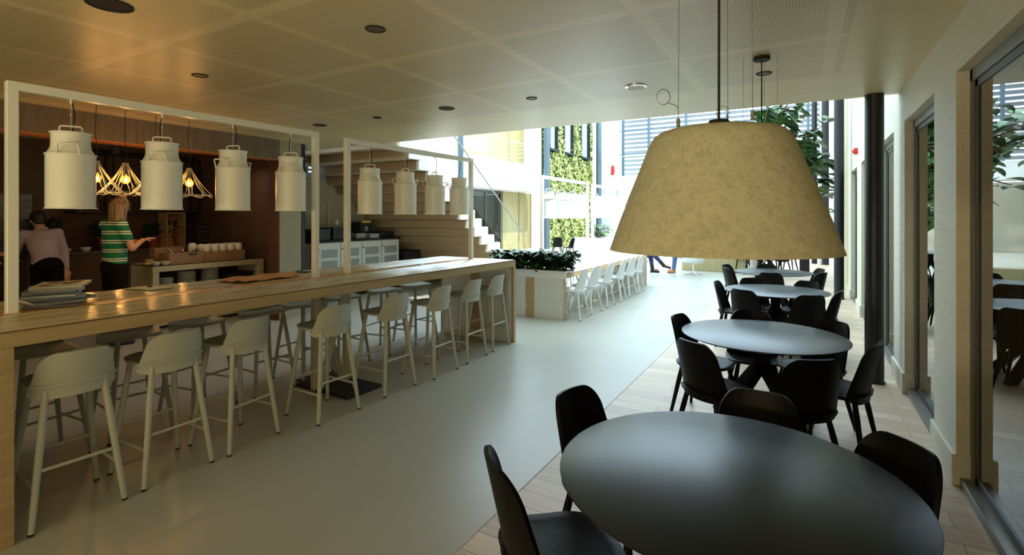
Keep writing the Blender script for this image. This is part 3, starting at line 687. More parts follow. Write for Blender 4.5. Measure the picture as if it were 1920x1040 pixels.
BARC = Vector((-3.98, 3.413, 0)); BARR = -radians(1.64)
def barpt(x, y, z=0): # local bar coordinates -> world
    return (BARC.x + x * cos(BARR) - y * sin(BARR), BARC.y + x * sin(BARR) + y * cos(BARR), z)
ordn = ['first', 'second', 'third', 'fourth', 'fifth', 'sixth', 'seventh', 'eighth']
stool_y = [1.27, 1.77, 2.27, 2.955, 3.68, 4.30, 4.93, 5.50]
stool_x = [-3.66, -3.66, -3.665, -3.53, -3.525, -3.47, -3.495, -3.515]
st0 = None
for i, (y, x) in enumerate(zip(stool_y, stool_x)):
    lab = ['white bar stool on the aisle side, closest to the camera beside the end panel',
           'white bar stool on the aisle side, second from the near end of the bar',
           'white bar stool on the aisle side, third from the near end of the bar',
           'white bar stool on the aisle side, fourth from the near end, before the trestle',
           'white bar stool on the aisle side, fourth from the far end of the bar',
           'white bar stool on the aisle side, third from the far end of the bar',
           'white bar stool on the aisle side, second from the far end panel',
           'white bar stool on the aisle side, tucked beside the far tiled end panel'][i]
    rz = pi / 2 + radians([-3, 1, 6, -2, -1, 2, 1, 2][i])
    if st0 is None: st0 = make_seat('bar_stool', 'stool_white', .745, lab, 'bar stool', (x, y, 0), rz, 'bar stools on the aisle side', True)
    else: dup(st0, (x, y, 0), rz, lab, 'bar stools on the aisle side')
back_y = [1.42, 1.98, 2.50, 3.08, 3.55, 4.10, 4.72, 5.32]
for i, y in enumerate(back_y):
    lab = 'white bar stool on the kitchen side of the bar, %s' % ['nearest the camera', 'second from the near end', 'third from the near end', 'fourth from the near end', 'fourth from the far end', 'third from the far end', 'second from the far end', 'nearest the far tiled panel'][i]
    dup(st0, (-4.52 - .02 * (i % 3), y, 0), -pi / 2 + radians([4, -5, 8, -3, 6, -8, 10, -4][i]), lab, 'bar stools on the kitchen side')

# ================================================================== BAR TABLE
BW, BL, BH = 1.22, 4.935, 1.085
bar = thing('bar_table', 'long high bar table with rippled glazed top, pale wood edges and tiled ends', 'bar table', tuple(BARC), BARR)
def end_panel(t, yc, inner, w, h, L, tw=.055, strip=.16):
    s = 1 if inner > 0 else -1
    obj('end_panel', box(-w / 2, w / 2, yc - tw / 2, yc + tw / 2, 0, h - .0, .003), 'bar_side', t)
    for f in (s,):
        y = yc + f * (tw / 2 + .004)
        for x0, x1 in ((-w / 2 + .035, -strip / 2), (strip / 2, w / 2 - .035)):
            obj('tile_panel', box(x0, x1, y - .005, y + .005, .0, h - .02), 'hextile', t)
        obj('wood_strip', box(-strip / 2, strip / 2, y - .006, y + .006, 0, h - .02), 'oak', t)
end_panel(bar, -BL / 2 + .0275, 1, BW, BH - .09, BL); end_panel(bar, BL / 2 - .0275, -1, BW, BH - .09, BL)
b = B(); bx(b, -BW / 2, BW / 2, -BL / 2, BL / 2, BH - .09, BH - .012, .003); obj('table_frame', b, 'bar_side', bar)
# rippled glazed top: two fields either side of the timber strip
def ripple(x0, x1, name):
    n = 110; b = B(); prev = None; ys = [-BL / 2 + BL * j / 60 for j in range(61)]
    rows = []
    for i in range(n + 1):
        x = x0 + (x1 - x0) * i / n
        ph = .5 + (x - x0) / (x1 - x0) * 11
        z = BH - .0115 + .010 * abs(sin(pi * ph)) ** .7
        rows.append([b.verts.new((x, y, z + .0008 * sin(y * 9 + x * 31))) for y in ys])
    for A, C in zip(rows, rows[1:]):
        for j in range(60): b.faces.new((A[j], C[j], C[j + 1], A[j + 1]))
    for row, dx in ((rows[0], 0), (rows[-1], 0)):
        low = [b.verts.new((v.co.x, v.co.y, BH - .013)) for v in row]
        for j in range(60): b.faces.new((row[j], row[j + 1], low[j + 1], low[j]))
    for e in (0, 60):
        low = [b.verts.new((rw[e].co.x, rw[e].co.y, BH - .013)) for rw in rows]
        for j in range(n): b.faces.new((rows[j][e], rows[j + 1][e], low[j + 1], low[j]))
    return obj(name, b, 'bar_tile', bar, 60)
ripple(-BW / 2, -.07, 'tile_top'); ripple(.07, BW / 2, 'tile_top')
obj('timber_strip', box(-.07, .07, -BL / 2 + .012, BL / 2 - .012, BH - .013, BH - .003), 'orange_strip', bar)
# trestles
tr = B()
for sy_ in (-.17, .20): bx(tr, -.03, .03, sy_ - .03, sy_ + .03, 0.03, BH - .09, .004)
for sg_, xx in ((1, -.036), (-1, .036)):
    mt = Matrix.Translation((xx, .015, .50)) @ Matrix.Rotation(sg_ * radians(19), 4, 'X'); bx(tr, -.012, .012, -.035, .035, -.49, .50, .003, mtx=mt)
obj('trestle_leg', tr, 'island', bar)
obj('floor_plate', box(-.42, .42, -.15, .27, 0, .03, .004), 'black', bar)
for k, y in enumerate((-1.0, 1.26)):
    b = B(); cyl(b, .055, BH - .004, BH + .003, 28, (0, y, 0), bev=.002); lathe(b, [(.032, BH + .003), (.036, BH + .006), (.04, BH + .003)], 24, (0, y, 0)); obj('cable_port', b, 'steel', bar)

# ================================================================== LAMP FRAMES AND MILK CAN LAMPS
def lamp_frame(p0, p1, z0, z1, label, m='white_paint'):
    d = Vector((p1[0] - p0[0], p1[1] - p0[1], 0)); L = d.length; rz = math.atan2(d.y, d.x) - pi / 2
    t = thing('lamp_frame', label, 'lamp frame', (p0[0], p0[1], z0), rz)
    s = .026; H = z1 - z0
    obj('post', box(-s, s, -s, s, 0, H - 2 * s, .003), m, t); obj('post', box(-s, s, L - s, L + s, 0, H - 2 * s, .003), m, t)
    obj('crossbar', box(-s, s, -s, L + s, H - 2 * s, H, .003), m, t)
    obj('foot_plate', box(-s - .004, s + .004, -s - .004, s + .004, 0, .004), m, t); obj('foot_plate', box(-s - .004, s + .004, L - s - .004, L + s + .004, 0, .004), m, t)
    return t
BT = BH - .002
lamp_frame((-4.045, 1.145), (-3.985, 3.245), BT, 2.445, 'tall white steel lamp frame on the near half of the bar')
lamp_frame((-3.975, 3.62), (-3.915, 5.72), BT, 2.435, 'tall white steel lamp frame on the far half of the bar')
def can_lamp(x, y, ztop, zbot, label, rz, first=None, m='white_paint', group='milk can pendant lamps over the bar'):
    """ztop = underside of crossbar, zbot = lamp bottom"""
    t = thing('milk_can_lamp', label, 'pendant lamp', (x, y, zbot), rz, group)
    R = .125
    out = [(R + .006, 0), (R + .006, .005), (R, .008), (R, .335), (R + .006, .338), (R + .006, .343), (R - .004, .346), (R - .012, .358), (R - .022, .378), (R - .026, .40), (R - .026, .468), (R - .018, .474), (R - .018, .479), (0, .482)]
    inn = [(0, .470), (R - .034, .466), (R - .034, .40), (R - .008, .33), (R - .006, .006)]
    b = B(); lathe(b, out + inn, 48); n = None
    obj('lamp_body', b, m, t, 40)
    def bail(p, w, h, out_, r=.0055):
        # p centre base, loops up
        return None
    b = B(); tube(b, [(-.055, 0, .478), (-.055, 0, .512), (-.05, 0, .519), (-.042, 0, .522), (.042, 0, .522), (.05, 0, .519), (.055, 0, .512), (.055, 0, .478)], .0055, 8); obj('top_handle', b, m, t)
    for s in (-1, 1):
        Y = s * (R - .004)
        b = B(); tube(b, [(-.055, Y, .34), (-.047, Y + s * .028, .392), (-.041, Y + s * .030, .398), (.041, Y + s * .030, .398), (.047, Y + s * .028, .392), (.055, Y, .34)], .0055, 8); obj('side_handle', b, m, t)
    b = B(); ball(b, (0, 0, .10), .04); cyl(b, .02, .13, .47, 12); obj('bulb', b, 'ceramic', t)
    H = ztop - zbot
    sg = 1 if (int(x * 1000 + y * 700) % 2) else -1
    b = B(); tube(b, catmull([(0.0, 0, .48), (0.008 * sg, .004, .50), (.016 * sg, .014, (H + .48) / 2 - .01), (.012 * sg, .02, (H + .48) / 2 + .05), (0.0, .014, H)], 6), .0038, 8); obj('cord', b, 'black', t)
    b = B(); tube(b, [(0, 0, .48), (0, 0, H)], .0012, 5); cyl(b, .006, H - .03, H, 10); ball(b, (0, 0, (H + .48) / 2 + .01), .005, sub=1); obj('hanging_wire', b, m, t)
    return t
ly = [1.422, 1.945, 2.463, 2.986, 3.918, 4.451, 4.969, 5.46]
lr = [65, 52, 20, 38, 25, -8, -20, -35]
names = ['nearest the camera', 'second on the near frame', 'third on the near frame', 'fourth, beside the inner post', 'first on the far frame', 'second on the far frame', 'third on the far frame', 'last on the far frame']
for i, y in enumerate(ly):
    x = -4.045 + (y - 1.145) * .0285
    zt = (2.445 if i < 4 else 2.435) - .052
    can_lamp(x, y, zt, 1.70 if i < 4 else 1.675, 'white metal milk can pendant lamp over the bar, ' + names[i], radians(lr[i]))

# ================================================================== WHITE DINING TABLE WITH PLANTER
WTC = (-3.91, 9.86)
wt = thing('dining_table', 'long white topped dining table with tiled end behind the bar', 'table', (WTC[0], WTC[1], 0))
def end2(t, yc, w, h, tw=.09, strip=.16):
    obj('end_panel', box(-w / 2, w / 2, yc - tw / 2, yc + tw / 2, 0, h, .003), 'oak', t)
    y = yc - tw / 2 - .004
    for x0, x1 in ((-w / 2 + .01, -strip / 2), (strip / 2, w / 2 - .01)): obj('tile_panel', box(x0, x1, y - .005, y + .005, 0, h - .0), 'hextile', t)
    obj('wood_strip', box(-strip / 2, strip / 2, y - .006, y + .006, 0, h), 'oak', t)
end2(wt, -2.385, 1.21, .66); end2(wt, 2.42, 1.21, .66)
obj('table_frame', box(-.605, .605, -2.43, 2.47, .66, .735, .004), 'oak_long', wt)
obj('tabletop', box(-.61, .61, -2.2, 2.47, .735, .75, .003), mat('white_glazed_top', (0.82, 0.83, 0.82), 0.2), wt)
pb = thing('planter_box', 'white planter trough set across the near end of the dining table', 'planter', (WTC[0], 7.59, .66))
b = B(); W2, D2, H2 = .645, .17, .125
bx(b, -W2, W2, -D2, -D2 + .015, 0.076, .076 + H2 - .07, .002); bx(b, -W2, W2, D2 - .015, D2, .076, .076 + H2 - .07, .002)
obj('planter_side', box(-W2, W2, -D2, -D2 + .02, .0, H2, .003), 'chair_white', pb); obj('planter_side', box(-W2, W2, D2 - .02, D2, .095, H2, .003), 'chair_white', pb)
obj('planter_side', box(-W2, -W2 + .02, -D2 + .02, D2 - .02, .095, H2, .003), 'chair_white', pb); obj('planter_side', box(W2 - .02, W2, -D2 + .02, D2 - .02, .095, H2, .003), 'chair_white', pb)
obj('soil', box(-W2 + .02, W2 - .02, -D2 + .02, D2 - .02, .092, H2 - .015), 'soil', pb); b.free()
def leaf_mesh(V, F, base, d, up, L, Wd, droop=.35, nseg=5):
    """pointed oval leaf with a midrib fold"""
    s = d.cross(up).normalized(); prev = None; p = Vector(base); dd = Vector(d)
    for j in range(nseg + 1):
        t = j / nseg; w = Wd * math.sin(pi * min(1, t * .92 + .06)) ** .8 if 0 < j < nseg else .001
        n = s.cross(dd).normalized()
        i = len(V); V += [tuple(p + s * w + n * w * .30), tuple(p), tuple(p - s * w + n * w * .30)]
        if prev is not None: F += [(prev, prev + 1, i + 1, i), (prev + 1, prev + 2, i + 2, i + 1)]
        prev = i
        p = p + dd * (L / nseg); dd = (dd + Vector((0, 0, -droop / nseg * 1.6))).normalized()
def bushy(name, label, cat, loc, nstem, h, spread, L, seed, m='leaf', group=None):
    r = random.Random(seed); t = thing(name, label, cat, loc, r.uniform(0, 6), group)
    V, F = [], []; b = B()
    for k in range(nstem):
        a = r.uniform(0, 2 * pi); q = r.uniform(.2, 1); tip = Vector((cos(a) * spread * q, sin(a) * spread * q, h * r.uniform(.55, 1)))
        base = Vector((cos(a) * .03, sin(a) * .03, 0)); mid = base.lerp(tip, .5) + Vector((0, 0, h * .12))
        tube(b, catmull([base, mid, tip], 4), .004, 5)
        for j in range(4):
            p = base.lerp(tip, r.uniform(.25, 1)) if j else tip
            aa = a + r.uniform(-1.4, 1.4); d = Vector((cos(aa), sin(aa), r.uniform(-.1, .7))).normalized()
            leaf_mesh(V, F, p, d, Vector((0, 0, 1)), L * r.uniform(.7, 1.15), L * r.uniform(.26, .36), r.uniform(.3, .9))
    obj('stems', b, 'stem', t); obj('foliage', (V, F), m, t, 60)
    return t
pl = ['leftmost leafy dark green plant in the trough, beside the bar corner', 'second leafy dark green plant from the left in the trough', 'third leafy dark green plant from the left in the trough', 'fourth leafy dark green plant from the left in the trough', 'fifth leafy dark green plant from the left in the trough', 'rightmost leafy dark green plant in the trough, leaning over the white table']
for k in range(6): bushy('leafy_plant', pl[k], 'plant', (WTC[0] - .53 + .212 * k, 7.59, .66 + .108), 38, .29, .21, .165, 20 + k, group='plants in the white trough')
# white chairs
wy = [7.76, 8.36, 9.08, 9.82, 10.50, 11.12]
wc0 = None
for side in (1, -1):
    for i, y in enumerate(wy):
        lab = 'white shell chair on the %s side of the dining table, %s' % (('aisle', 'stair')[side < 0], ['closest to the planter', 'second from the planter', 'third from the planter', 'third from the far end', 'second from the far end', 'at the far end'][i])
        loc = (WTC[0] + side * (.60 if side > 0 else .68), y, 0); rz = (pi / 2 if side > 0 else -pi / 2) + radians([3, -4, 2, 5, -3, 2][i])
        g = 'white chairs at the dining table'
        if wc0 is None: wc0 = make_seat('shell_chair', 'chair_white', .46, lab, 'chair', loc, rz, g)
        else: dup(wc0, loc, rz, lab, g)
# frames over the white table
lamp_frame((-3.91, 7.86), (-3.91, 9.98), .748, 2.36, 'white steel lamp frame on the near half of the dining table')
lamp_frame((-3.91, 10.28), (-3.91, 12.2), .748, 2.34, 'white steel lamp frame on the far half of the dining table')
for i, y in enumerate([8.14, 8.66, 9.18, 9.70, 10.50, 11.0, 11.5, 11.98]):
    can_lamp(-3.91, y, (2.36 if i < 4 else 2.34) - .052, 1.62, 'white milk can lamp over the dining table, %s from the planter' % ordn[i], radians(20 + 13 * i), m='chair_white', group='milk can lamps over the dining table')

# ================================================================== ROUND TABLES AND BLACK CHAIRS
def round_table(x, y, label):
    t = thing('round_table', label, 'table', (x, y, 0), radians(3), 'round black tables')
    b = B(); lathe(b, [(0, .715), (.50, .715), (.575, .728), (.587, .733), (.588, .738), (.584, .74), (0, .74)], 96); obj('tabletop', b, 'black_top', t, 30)
    obj('column', box(-.055, .055, -.055, .055, .46, .715, .004), 'black_wood', t)
    b = B(); cyl(b, .22, .70, .715, 32); obj('top_plate', b, 'black_metal', t)
    for k in range(4):
        mt = Matrix.Rotation(pi / 4 + k * pi / 2, 4, 'Z'); b = B()
        q = [(.02, .56), (.02, .44), (.41, 0), (.52, 0)]
        A = [b.verts.new(mt @ Vector((X, -.035, Z))) for X, Z in q]; C = [b.verts.new(mt @ Vector((X, .035, Z))) for X, Z in q]
        b.faces.new(A); b.faces.new(C[::-1])
        for j in range(4): b.faces.new((A[j], C[j], C[(j + 1) % 4], A[(j + 1) % 4]))
        bmesh.ops.bevel(b, geom=b.edges[:], offset=.003, segments=1, affect='EDGES')
        obj('leg', b, 'black_wood', t)
    return t
TB = [(-.239, 1.947), (-.288, 4.397), (-.312, 7.10), (-.45, 9.45)]
tl = ['round black table in the foreground under the big felt lamp', 'round black table second from the camera, pale sky reflection on top', 'round black table third from the camera, just inside the ceiling edge', 'round black table fourth from the camera, out in the bright hall']
for (x, y), l in zip(TB, tl): round_table(x, y, l)
# chairs : (back top x, back top y, yaw offset, label)
CH = [
 (-1.02, 2.32, 0, 12, 'black shell chair at the left of the foreground table, back towards the aisle'),
 (-.97, 1.50, 0, 14, 'black shell chair at the bottom edge, seen edge-on with its seat pulled out'),
 (-.185, 2.77, 0, 0, 'black shell chair at the far side of the foreground table, only its rounded back showing'),
 (.36, 2.42, 0, 0, 'black shell chair at the right of the foreground table, closest to the big window'),
 (-.30, 1.03, 0, 0, 'black shell chair on the camera side of the foreground table, below the picture'),
 (-.988, 4.54, 1, 0, 'black shell chair on the aisle side of the second table, seat seen from the side'),
 (-.69, 3.60, 1, -8, 'black shell chair near-left of the second table, back turned to the camera'),
 (.075, 3.50, 1, 8, 'black shell chair near-right of the second table, broad dark back to the camera'),
 (.46, 4.18, 1, 0, 'black shell chair right of the second table, side view against the brick wall'),
 (.235, 4.93, 1, 0, 'black shell chair far-right of the second table, beside the black column'),
 (-.43, 5.10, 1, 0, 'black shell chair at the far side of the second table, facing the camera'),
 (-1.04, 7.15, 2, 0, 'black shell chair on the aisle side of the third table, seen side on'),
 (-.65, 6.46, 2, 0, 'black shell chair near-left of the third table, back to the camera'),
 (.08, 6.36, 2, 0, 'black shell chair near-right of the third table, back to the camera'),
 (.39, 6.92, 2, 0, 'black shell chair right of the third table, leaning back beside the black column'),
 (.06, 7.78, 2, 0, 'black shell chair far-right of the third table, mostly behind the tabletop'),
 (-.66, 7.80, 2, 0, 'black shell chair far-left of the third table, mostly behind the tabletop'),
 (-1.17, 9.12, 3, 0, 'black shell chair at the near left of the fourth table'),
 (-1.25, 9.75, 3, 0, 'black shell chair at the far left of the fourth table, just behind another'),
 (.27, 9.74, 3, 0, 'black shell chair at the far right of the fourth table, grey highlight on its back'),
 (.27, 9.02, 3, 0, 'black shell chair at the near right of the fourth table, in front of another'),
 (-.45, 8.62, 3, 0, 'black shell chair on the near side of the fourth table, back to the camera'),
 (-.60, 10.24, 3, 0, 'black shell chair at the far side of the fourth table'),
]
bc0 = None
for (x, y, k, off, lab) in CH:
    tx, ty = TB[k]; a = math.atan2(ty - y, tx - x) + radians(off); d = .285
    loc = (x + cos(a) * d, y + sin(a) * d, 0); rz = a - pi / 2
    g = 'black chairs at the %s round table' % ordn[k]
    if bc0 is None: bc0 = make_seat('shell_chair', 'black_wood', .45, lab, 'chair', loc, rz, g)
    else: dup(bc0, loc, rz, lab, g)
# far dark table with chairs
FT = (-1.0, 16.6)
round_table(*FT, 'far black table at the end of the row, crossed legs showing')
for i, a in enumerate((20, 75, 130, 195, 250, 310)):
    a = radians(a); lab = 'far black chair around the last table, %s' % ['right side', 'far right side', 'far left side', 'left side', 'near left side', 'near right side'][i]
    dup(bc0, (FT[0] + .62 * cos(a), FT[1] + .62 * sin(a), 0), a + pi / 2, lab, 'black chairs at the far table')
tag(obj('floor_lantern', box(-.13, .13, -.13, .13, 0, .45, .01), 'black', loc=(.0, 17.6, 0)), 'small square black box standing on the far floor by the columns', 'box')

# ================================================================== FIG TREE
def fig_tree():
    t = thing('fiddle_leaf_fig', 'tall fiddle leaf fig tree with big leathery leaves behind the felt lamp', 'tree', (-1.18, 14.75, 0))
    r = random.Random(11); b = B()
    tube(b, catmull([(0, 0, 0), (.03, .02, 1.0), (-.03, 0, 2.0), (0.05, 0, 2.8)], 6), [.085] * 6 + [.075] * 6 + [.06] * 7, 12)
    obj('trunk', b, 'bark', t)
    V, F = [], []; b = B()
    br = []
    for k in range(22):
        a = 2 * pi * k / 22 * 5.3; z0 = r.uniform(2.0, 2.9); L = r.uniform(.8, 1.9)
        tip = Vector((cos(a) * L, sin(a) * L, z0 + r.uniform(.1, 2.6))); base = Vector((0, 0, z0)); mid = base.lerp(tip, .5) + Vector((0, 0, .25))
        c = catmull([base, mid, tip], 6); tube(b, c, [.03 - .022 * j / (len(c) - 1) for j in range(len(c))], 6); br.append(c)
    for z0 in (3.2,):
        pass
    obj('branches', b, 'stem', t)
    for c in br:
        for j in range(13):
            q = c[3 + int(r.random() * (len(c) - 3))]; p = q + Vector((r.gauss(0, .12), r.gauss(0, .12), r.gauss(0, .15)))
            aa = r.uniform(0, 2 * pi); d = Vector((cos(aa), sin(aa), r.uniform(-.3, .9))).normalized()
            leaf_mesh(V, F, p, d, Vector((0, 0, 1)), r.uniform(.30, .48), r.uniform(.12, .18), r.uniform(.2, .8), 6)
    for k in range(420):
        z = r.uniform(1.5, 4.4); a = r.uniform(-.9, 1.5); R = r.uniform(.4, 1.65) * (1 - .35 * max(0, (z - 3) / 1.4))
        p = Vector((cos(a) * R, sin(a) * R, z)); aa = a + r.uniform(-1, 1); d = Vector((cos(aa), sin(aa), r.uniform(-.6, .6))).normalized()
        leaf_mesh(V, F, p, d, Vector((0, 0, 1)), r.uniform(.30, .48), r.uniform(.12, .18), r.uniform(.3, .9), 6)
    obj('foliage', (V, F), 'fig_leaf', t, 60)
fig_tree()
bushy('leafy_plant', 'pale green leafy plant on the white ledge at the far left of the hall', 'plant', (-7.6, 20.6, .76), 34, .55, .6, .22, 77, 'fig_leaf')
b = box(-8.6, -6.2, 20.3, 20.9, 0, .75, .01); tag(obj('planter_block', b, 'chair_white'), 'low white planter block at the far side of the hall', 'planter')
for i, (x, y, a) in enumerate(((-8.9, 19.3, .6), (-8.1, 18.6, 2.4))):
    dup(bc0, (x, y, 0), a, ('black chair standing in front of the green wall, left one', 'black chair beside the low white planter, right one')[i], 'black chairs by the green wall')

# ================================================================== LOUNGE CHAIRS
def lounge_chair(x, y, z, rz, label, m='chair_white', group=None, legs=False):
    t = thing('lounge_chair', label, 'armchair', (x, y, z), rz, group)
    def f(u, v):
        a = (u - .5) * 2 * radians(128); h = .30 + .42 * (math.cos((u - .5) * 2 * radians(88)) ** 2) * 1.0
        rr = .05 + (.37 - .05) * math.sin(min(1, v * 1.05) * pi / 2)
        return (rr * sin(a) * 1.0, -rr * cos(a) * .95, .33 + h * max(0, (v - .35) / .65) ** 1.6)
    obj('shell', shell(B(), f, 28, 14, .02), m, t, 60)
    def cush(u, v):
        a = u * 2 * pi; return (v * .31 * cos(a), v * .31 * sin(a) + .05, .42 + .03 * (1 - v ** 4))
    b = B(); lathe(b, [(0, .34), (.27, .34), (.31, .37), (.31, .42), (.27, .45), (0, .46)], 28, (0, .06, 0)); obj('seat_cushion', b, m, t, 60)
    b = B(); cyl(b, .022, .03, .35, 14); obj('stem', b, 'chrome', t)
    for k in range(4):
        a = k * pi / 2 + pi / 4; b = B(); tube(b, [(0, 0, .05), (.26 * cos(a), .26 * sin(a), .016)], .014, 8); obj('base_leg', b, 'chrome', t)
    return t
lounge_chair(-4.20, 14.36, 0, radians(-62), 'white shell lounge chair under the woman in navy', group='lounge chairs in the hall')
lounge_chair(-2.76, 15.27, 0, radians(78), 'white shell lounge chair under the man with tan shoes', group='lounge chairs in the hall')
for i, (x, y, rz) in enumerate(((-12.05, 17.2, -1.2), (-12.1, 18.35, -2.4), (-12.5, 16.4, -.9))):
    lounge_chair(x, y, 4.15, rz, ['white lounge chair up on the left balcony, beside the blue-grey column', 'white lounge chair up on the left balcony, right of the other', 'white lounge chair on the balcony, set furthest back'][i], group='lounge chairs on the balcony')
tag(obj('wooden_bench', box(-.9, .9, -.25, .25, 0, .42, .01), woodp, loc=(-2.4, 16.6, 0)), 'low pale wooden bench block behind the lounge chairs', 'bench')

# ================================================================== CABINETS AND THINGS ON THEM
CX, C0, C1, CHh = -8.13, 6.66, 8.95, 1.17
cab = None
for i in range(4):
    y0 = C0 + (C1 - C0) * i / 4; w = (C1 - C0) / 4
    lab = 'white storage cabinet under the stairs, %s' % ['leftmost, partly behind the lamp post', 'second from the left', 'third from the left', 'rightmost, beside the dark bin'][i]
    if cab is None:
        cab = thing('storage_cabinet', lab, 'cabinet', (CX, y0, 0), 0, 'cabinets under the stairs')
        obj('body', box(-.52, -.02, .003, w - .003, .08, CHh - .03), 'cab_white', cab); obj('plinth', box(-.5, -.05, .003, w - .003, 0, .08), 'black', cab)
        dr = obj('door', box(-.02, 0, .012, w - .012, .10, CHh - .04, .003), 'cab_white', cab)
        for z0, z1 in ((.84, 1.0), (.62, .78), (.40, .56), (.18, .34)): obj('door_inset', box(0, .004, .10, w - .08, z0, z1, .001), 'cab_glass', dr)
        b = B(); cyl(b, .012, 0, .02, 12); bmesh.ops.transform(b, matrix=Matrix.Translation((0, .04, 1.0)) @ Matrix.Rotation(pi / 2, 4, 'Y'), verts=b.verts); obj('lock', b, 'black', dr)
    else: dup(cab, (CX, y0, 0), 0, lab)
tag(obj('cabinet_worktop', box(CX - .55, CX + .02, C0 - .15, C1 + .02, CHh - .03, CHh + .012, .003), 'black'), 'thin black worktop along the white cabinets', 'worktop')
tag(obj('side_cabinet', box(CX - .52, CX, 6.22, 6.5, 0, CHh - .03, .004), 'brown_wall'), 'narrow brown cupboard left of the white cabinets', 'cabinet')
ZC = CHh + .012
def crate(x, y, w, d, h, label, m='crate'):
    t = thing('storage_crate', label, 'crate', (x, y, ZC), 0)
    b = B(); th = .012
    bx(b, -d / 2, d / 2, -w / 2, w / 2, 0, th); bx(b, -d / 2, -d / 2 + th, -w / 2, w / 2, 0, h); bx(b, d / 2 - th, d / 2, -w / 2, w / 2, 0, h); bx(b, -d / 2, d / 2, -w / 2, -w / 2 + th, 0, h); bx(b, -d / 2, d / 2, w / 2 - th, w / 2, 0, h)
    for k in range(6): bx(b, d / 2, d / 2 + .006, -w / 2 + w * k / 5 - .004, -w / 2 + w * k / 5 + .004, 0, h)
    obj('crate_body', b, m, t); obj('rim', box(-d / 2 - .006, d / 2 + .008, -w / 2 - .006, -w / 2 + .01, h - .02, h), m, t)
    b = B(); bx(b, d / 2 + .001, d / 2 + .012, -w / 2 - .004, w / 2 + .004, h - .03, h + .002); obj('front_rim', b, m, t)
crate(-8.38, 6.82, .42, .38, .22, 'black plastic crate at the left end of the cabinet top')
crate(-8.38, 7.32, .44, .38, .24, 'black plastic crate beside the lamp post on the cabinet top')
crate(-8.36, 7.86, .26, .30, .11, 'small grey tray left of the coffee machine', 'tray_grey')
crate(-8.22, 8.16, .26, .20, .10, 'small pale grey tray in front of the coffee machine', 'tray_grey')
crate(-8.38, 8.62, .42, .34, .13, 'low black crate right of the coffee machine')
cm = thing('coffee_machine', 'black countertop machine with a yellow band and small display', 'coffee machine', (-8.48, 8.12, ZC))
b = B(); bx(b, -.16, .16, -.17, .17, 0, .36, .04, seg=3); obj('housing', b, 'black', cm)
b = B(); bx(b, .10, .172, -.13, .13, .335, .375, .01); obj('yellow_band', b, 'yellow', cm); obj('display', box(.158, .165, -.05, .05, .15, .25, .003), 'cab_glass', cm)
tag(obj('wall_socket', box(0, .02, -.04, .04, -.05, .05, .006), 'cab_white', loc=(-8.68, 7.62, 1.52)), 'small white wall box above the crates', 'socket')
b = box(-.22, .22, -.28, .28, 0, .86, .02); tag(obj('waste_bin', b, 'black', loc=(-8.3, 9.38, 0)), 'dark waste bin right of the white cabinets under the stairs', 'bin')
b = B(); tube(b, catmull([(0, 0, 0), (0, .03, -.3), (0, -.04, -.6), (0, -.03, -1.3)], 6), .006, 6); tag(obj('wall_cable', b, 'cab_white', loc=(-8.66, 7.42, 2.45)), 'thin white cable hanging down from the louvred vent', 'cable')

# ================================================================== KITCHEN ISLAND
IX0, IX1, IY0, IY1, IH = -8.82, -8.18, 3.83, 5.12, .93
IY1 = 5.58
isl = thing('kitchen_island', 'pale olive kitchen island with open shelves of plates', 'kitchen counter', (IX1, IY0, 0))
Lx, Ly = -(IX1 - IX0), IY1 - IY0
obj('side_panel', box(Lx, 0, 0, .09, 0, IH - .09, .004), 'island', isl); obj('side_panel', box(Lx, 0, Ly - .09, Ly, 0, IH - .09, .004), 'island', isl)
obj('countertop', box(Lx, 0, 0, Ly, IH - .09, IH - .008, .004), 'island', isl); obj('top_sheet', box(Lx + .004, -.004, .004, Ly - .004, IH - .008, IH), 'black', isl)
obj('back_panel', box(Lx, Lx + .03, .09, Ly - .09, 0, IH - .09), 'brown_wall', isl)
for z in (.05, .50): obj('shelf', box(Lx + .03, -.005, .09, Ly - .09, z, z + .04), 'island', isl)
def plate_bm(r):
    b = B(); lathe(b, [(0, 0), (r * .5, 0), (r * .6, .004), (r, .018), (r, .022), (r * .62, .009), (0, .008)], 28); return b
pm = {}
def plates(x, y, z, r, n, label, g):
    for k in range(n):
        if r not in pm: pm[r] = obj('plate', plate_bm(r), 'ceramic'); o = pm[r]
        else: o = pm[r].copy(); COL.objects.link(o)
        o.location = (x, y, z + k * .0235); tag(o, label % ['bottom', 'second', 'third', 'fourth', 'fifth', 'sixth', 'seventh', 'eighth', 'ninth', 'tenth', 'eleventh', 'twelfth'][k], 'plate', g)
plates(-8.34, 4.08, .542, .10, 8, 'white plate, %s from the bottom of the left stack on the upper island shelf', 'left plate stack')
plates(-8.36, 4.39, .542, .125, 11, 'white plate, %s from the bottom of the middle stack on the upper island shelf', 'middle plate stack')
plates(-8.36, 4.75, .542, .125, 12, 'white plate, %s from the bottom of the right stack on the upper island shelf', 'right plate stack')
plates(-8.34, 4.10, .092, .11, 5, 'white plate, %s from the bottom of the left stack on the bottom island shelf', 'bottom left plates')
plates(-8.36, 4.42, .092, .13, 5, 'white plate, %s from the bottom of the middle stack on the bottom island shelf', 'bottom middle plates')
plates(-8.36, 4.80, .092, .13, 6, 'white plate, %s from the bottom of the right stack on the bottom island shelf', 'bottom right plates')
t = thing('storage_basket', 'dark low basket on the upper island shelf right of the plates', 'basket', (-8.42, 5.2, .54)); obj('basket_body', box(-.18, .18, -.22, .22, 0, .16, .01), 'black', t); obj('basket_rim', box(-.19, .19, -.23, .23, .16, .175, .004), 'crate', t)
